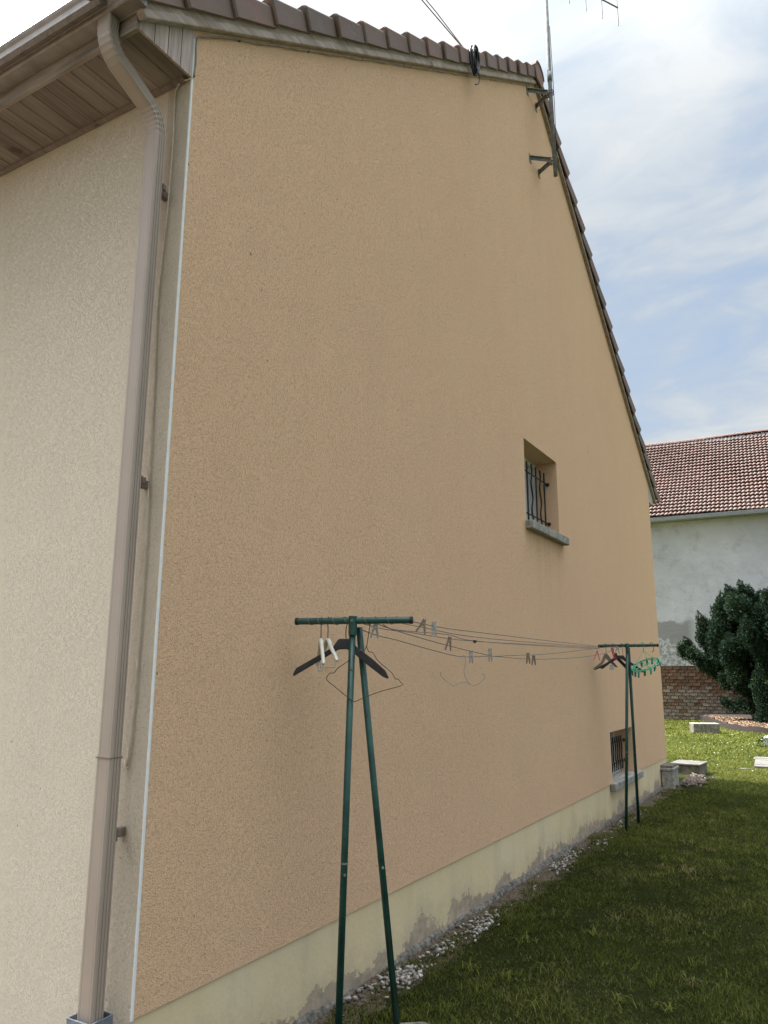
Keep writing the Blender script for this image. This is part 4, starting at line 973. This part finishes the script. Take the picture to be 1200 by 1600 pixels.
# ---------------------------------------------------------------- small garden pieces
def block(name, c_, half, h, rz, mat, label, cat, bev=.02, lid=None):
    o = thing(name, (c_[0], c_[1], 0), label, cat, None, rz)
    MB().box((-half[0], -half[1], -.03), (half[0], half[1], h)).build('body', mat, o, bevel=bev)
    if lid:
        for (ex, z0, z1, m_, of) in lid: MB().box((-half[0]-ex+of[0], -half[1]-ex+of[1], z0), (half[0]+ex+of[0], half[1]+ex+of[1], z1)).build('lid', m_, o, bevel=.008)
    return o
block('stone_block', (-1.0, 21.8), (.36, .20), .235, R(24), M['dark_concrete'], 'weathered grey concrete block on the sunny lawn before the barn', 'concrete block', lid=[(.0, .236, .275, M['concrete'], (0, 0))])
block('inspection_box', (.088, 10.20), (.082, .22), .25, 0, M['concrete'], 'square concrete box with dark lid at the far corner of the house', 'concrete box', .01, [(.014, .252, .288, M['concrete'], (0, 0)), (.004, .290, .322, M['dark_concrete'], (-.01, .02))])
block('stone_trough', (.07, 12.05), (.225, .26), .15, R(-5), M['dark_concrete'], 'low dark block topped by a pale slab behind the concrete box', 'concrete block', .012, [(.02, .152, .182, M['slab_pale'], (0, 0))])
# streaky pale slab at the right
o = thing('paving_slab', (1.75, 14.3, 0), 'pale streaky paving slab set in the lawn at the right edge', 'paving slab', None, R(4))
for i in range(6):
    MB().box((-.86, -.85+i*.285, -.02), (.9, -.85+i*.285+.270, .045+random.uniform(-.004, .004))).build('slab_strip', M['slab_strip'] if 'slab_strip' in M else M['slab_pale'], o, bevel=.006)
o = MB().box((.74, 13.05, -.02), (.95, 13.15, .022)).build('kerb_stone', M['slab_pale'], None, bevel=.008); tag(o, 'small pale edging stone at the corner of the streaky slab', 'stone')
# white flowering clump with a flat stone behind
o = thing('flower_clump', (1.15, 17.9, 0), 'low dark clump with white flowers at the right edge of the sunny lawn', 'plant')
V, F, S = blob_leaves([((x, y, .10), (.20, .2, .13), (0, 0, 1), .5) for x, y in [(-.3, 0), (0, .0), (.3, -.05), (.6, .05), (.1, .3), (.5, .35)]], 900, .035, .4)
soup('leaves', V, F, S, M['plant'], o)
fl = MB()
for i in range(46):
    x, y, z = random.uniform(-.5, .8), random.uniform(-.25, .3), random.uniform(.08, .24)
    fl.tube([(x, y, z), (x, y-.004, z+.006)], random.uniform(.014, .022), 6)
fl.build('blossom', M['petal'], o)
o = MB().box((.75, 18.3, -.02), (2.2, 18.9, .20)).build('flat_stone', M['concrete'], None, bevel=.02); tag(o, 'flat grey stone behind the white-flowered clump', 'stone')
# yellow-green shrub just past the right edge, one sprig reaching in
o = thing('garden_shrub', (2.05, 9.1, 0), 'young yellow-green shrub whose sprig enters at the right edge', 'shrub')
t = MB(); lv = []; Sv = []
for i in range(15):
    a = random.uniform(0, 6.28); el = random.uniform(.5, 1.2); L = random.uniform(.5, .95); base = Vector((random.uniform(-.03, .03), random.uniform(-.03, .03), random.uniform(.4, 1.1)))
    d = Vector((math.cos(a)*math.cos(el), math.sin(a)*math.cos(el), math.sin(el)))
    if i == 0: base = Vector((-.10, 0, 1.42)); d = Vector((-.97, -.10, .30)).normalized(); L = .40
    elif d.x < -.2: L *= .45
    t.tube([base, base+d*L*.5, base+d*L], [.006, .004, .002], 5)
    for j in range(26):
        s = .15+.85*j/26; p = base+d*L*s; side = Vector((random.uniform(-1, 1), random.uniform(-1, 1), random.uniform(-.6, .8))).normalized(); q = (side+d*1.0).normalized()*.05*random.uniform(.6, 1.2); w = q.cross(d).normalized()*.009
        lv += [p, p+q*.5+w, p+q, p+q*.5-w]; Sv += [random.random()]*4
t.tube([(0, 0, -.05), (.01, 0, .6), (-.02, 0, 1.1), (-.10, 0, 1.45)], [.022, .017, .012, .006], 7); t.build('stem', M['bark'], o, smooth=True)
soup('foliage', np.array([tuple(q) for q in lv]), np.arange(len(lv)).reshape(-1, 4), np.array(Sv), M['sprig'], o)
# flagstone by the near post
pts = [(.36, 1.10), (.62, 1.06), (.80, 1.16), (.74, 1.32), (.50, 1.37), (.38, 1.28)]
o = MB().extr([(x, y, -.02) for x, y in pts], (0, 0, .038)).build('flagstone', M['dark_concrete'], None, recalc=True, bevel=.006); tag(o, 'grey flagstone sunk in the grass beside the near clothes post', 'flagstone')

# ---------------------------------------------------------------- gravel, grass
def fld(x, y, s, o=0): return mnoise.noise(Vector((x*s+o, y*s-o, o*.37)))
pts = []
for cy, cx, n, sy, sx in [(1.80, .15, 150, .10, .045), (2.30, .13, 40, .10, .03), (2.80, .16, 70, .11, .045), (3.10, .12, 20, .1, .02), (4.65, .13, 50, .16, .04), (5.15, .11, 40, .14, .03), (5.7, .20, 14, .12, .04), (7.0, .13, 14, .2, .03), (1.45, .05, 20, .08, .02)]:
    for i in range(n):
        x = abs(random.gauss(cx, sx)); y = random.gauss(cy, sy); pts.append((max(.04, x), y, gz(x, y)+.008+random.uniform(0, .008)))
for i in range(70): x = random.uniform(.04, .2); y = random.uniform(.5, 10.2); pts.append((x, y, gz(x, y)+.004))
scatter('white_gravel', pts, .021, M['gravel'], 'patches of dull white gravel along the foot of the plinth', 'gravel', .7)
pts = [(max(.19, random.gauss(.26, .10)), random.gauss(11.0, .30), .012+random.uniform(0, .025)) for i in range(420)]
scatter('rubble', pts, .042, M['rubble'], 'pinkish white rubble beside the concrete box at the house corner', 'rubble', .6)

def grass():
    V = []; S = []
    def patch(x0, x1, y0, y1, dens, h, w, bright):  # bright lightens the farther patches, painting in some of the sunlight
        n = int((x1-x0)*(y1-y0)*dens); x = rng.uniform(x0, x1, n); y = rng.uniform(y0, y1, n)
        # wall strip: ragged edge
        e = .115+.06*np.sin(y*2.3+.6)*np.sin(y*.9)+.045*np.sin(y*9.1+x*3)+.025*np.sin(y*23)
        keep = ~((x < e) & (x > -.6) & (y < 10.6)) & ~((x < .0) & (y < 10.56)) & ~((y > 9.95) & (y < 12.3) & (x < .5)) | ((x < e) & (x > .03) & (y < 9.9) & (rng.uniform(size=n) < .045))
        keep &= ~((x > .40) & (x < .76) & (y > 1.10) & (y < 1.33)) & ~((x > .87) & (y > 13.4) & (y < 15.2))
        keep &= rng.uniform(size=n) < 1
        x = x[keep]; y = y[keep]; n = len(x)
        m1 = np.sin(x*1.7+.5*np.sin(y*1.3))*np.sin(y*1.1+.8*np.sin(x*.9)); m2 = np.sin(x*5.3+y*2.1)*np.sin(y*4.7-x*1.9); m3 = np.sin(x*13+2*np.sin(y*7))*np.sin(y*11+2*np.sin(x*6))
        hh = h*(.75+.25*m2+.25*m3)*rng.uniform(.5, 1.35, n); hh = np.maximum(hh, h*.3)
        a = rng.uniform(0, 2*np.pi, n)+m2; ln = rng.uniform(.25, 1.7, n)*hh
        z = np.array([gz(p, q) for p, q in zip(x, y)]) if n < 400000 else np.zeros(n)
        b0 = np.stack([x, y, z-.004], 1); sx, sy = -np.sin(a), np.cos(a)
        side = np.stack([sx, sy, np.zeros(n)], 1)*(w*rng.uniform(.6, 1.3, n))[:, None]/2
        tip = b0+np.stack([np.cos(a)*ln, np.sin(a)*ln, hh], 1); mid = b0+np.stack([np.cos(a)*ln*.28, np.sin(a)*ln*.28, hh*.6], 1)
        V.append(np.stack([b0-side, b0+side, mid+side*.8, tip, mid-side*.8], 1))
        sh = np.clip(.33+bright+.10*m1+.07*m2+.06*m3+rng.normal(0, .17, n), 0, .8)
        pm = .5+.5*np.sin(x*2.9+1.5*np.sin(y*1.9+1))*np.sin(y*2.3+1.2*np.sin(x*2.1)+2)
        dry = rng.uniform(size=n) < (.02+.34*np.clip(pm-.55, 0, 1)+.05*np.clip(m3, 0, 1))*(1 if bright < .05 else .35); sh = np.where(dry, rng.uniform(.86, 1, n), sh)
        S.append(np.repeat(sh, 5))
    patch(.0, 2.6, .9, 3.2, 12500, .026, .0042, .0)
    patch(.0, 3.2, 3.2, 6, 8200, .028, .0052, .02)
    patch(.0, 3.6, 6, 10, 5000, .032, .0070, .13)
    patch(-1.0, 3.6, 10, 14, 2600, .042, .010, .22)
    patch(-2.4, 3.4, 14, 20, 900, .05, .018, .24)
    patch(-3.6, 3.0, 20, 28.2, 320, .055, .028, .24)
    # coarser pale tufts splayed flat through the near lawn
    for k in range(110):
        cx, cy = rng.uniform(.35, 3.2), rng.uniform(1.0, 8.5); nb = rng.integers(8, 22); tone = rng.uniform(.45, .72)
        if rng.uniform() < .25: tone = rng.uniform(.88, .98)
        a = rng.uniform(0, 2*np.pi, nb); L = rng.uniform(.02, .065, nb)
        b0 = np.stack([cx+rng.normal(0, .035, nb), cy+rng.normal(0, .035, nb), np.full(nb, .006)], 1)
        side = np.stack([-np.sin(a), np.cos(a), np.zeros(nb)], 1)*.0028
        mid = b0+np.stack([np.cos(a)*L*.55, np.sin(a)*L*.55, L*.45+.010], 1); tip = b0+np.stack([np.cos(a)*L*1.2, np.sin(a)*L*1.2, L*.40+.008], 1)
        V.append(np.stack([b0-side, b0+side, mid+side*.8, tip, mid-side*.8], 1)); S.append(np.repeat(np.clip(tone+rng.normal(0, .04, nb), 0, 1), 5))
    V = np.concatenate(V); n = len(V); V = V.reshape(-1, 3)
    base = (np.arange(n)*5)[:, None, None]
    # quad + triangle per blade, written as two polygons of 4 (tip repeated is avoided by a separate list)
    me = bpy.data.meshes.new('grass'); S_ = np.concatenate(S)
    q = np.array([0, 1, 2, 4])[None]+np.arange(n)[:, None]*5; t = np.array([4, 2, 3])[None]+np.arange(n)[:, None]*5
    me.vertices.add(n*5); me.vertices.foreach_set('co', V.astype(np.float32).ravel())
    me.loops.add(n*7); me.loops.foreach_set('vertex_index', np.concatenate([q, t], 1).astype(np.int32).ravel())
    ls = (np.arange(n)[:, None]*7+np.array([0, 4])[None]).ravel(); me.polygons.add(2*n); me.polygons.foreach_set('loop_start', ls.astype(np.int32))
    a = me.attributes.new('shade', 'FLOAT', 'POINT'); a.data.foreach_set('value', S_.astype(np.float32)); me.update(calc_edges=True); me.materials.append(M['grass'])
    o = bpy.data.objects.new('grass', me); COL.objects.link(o); tag(o, 'short mown lawn grass with dry straw-coloured blades', 'grass', None, 'stuff'); print('blades', n)
grass()
# clover flowers dotted in the sunny lawn
pts = [(random.uniform(-2.2, 2.2), random.uniform(11.8, 21), random.uniform(.045, .06)) for i in range(110)]
scatter('clover_flowers', pts, .018, M['petal'], 'white clover heads dotted through the sunny lawn', 'flowers', .8)
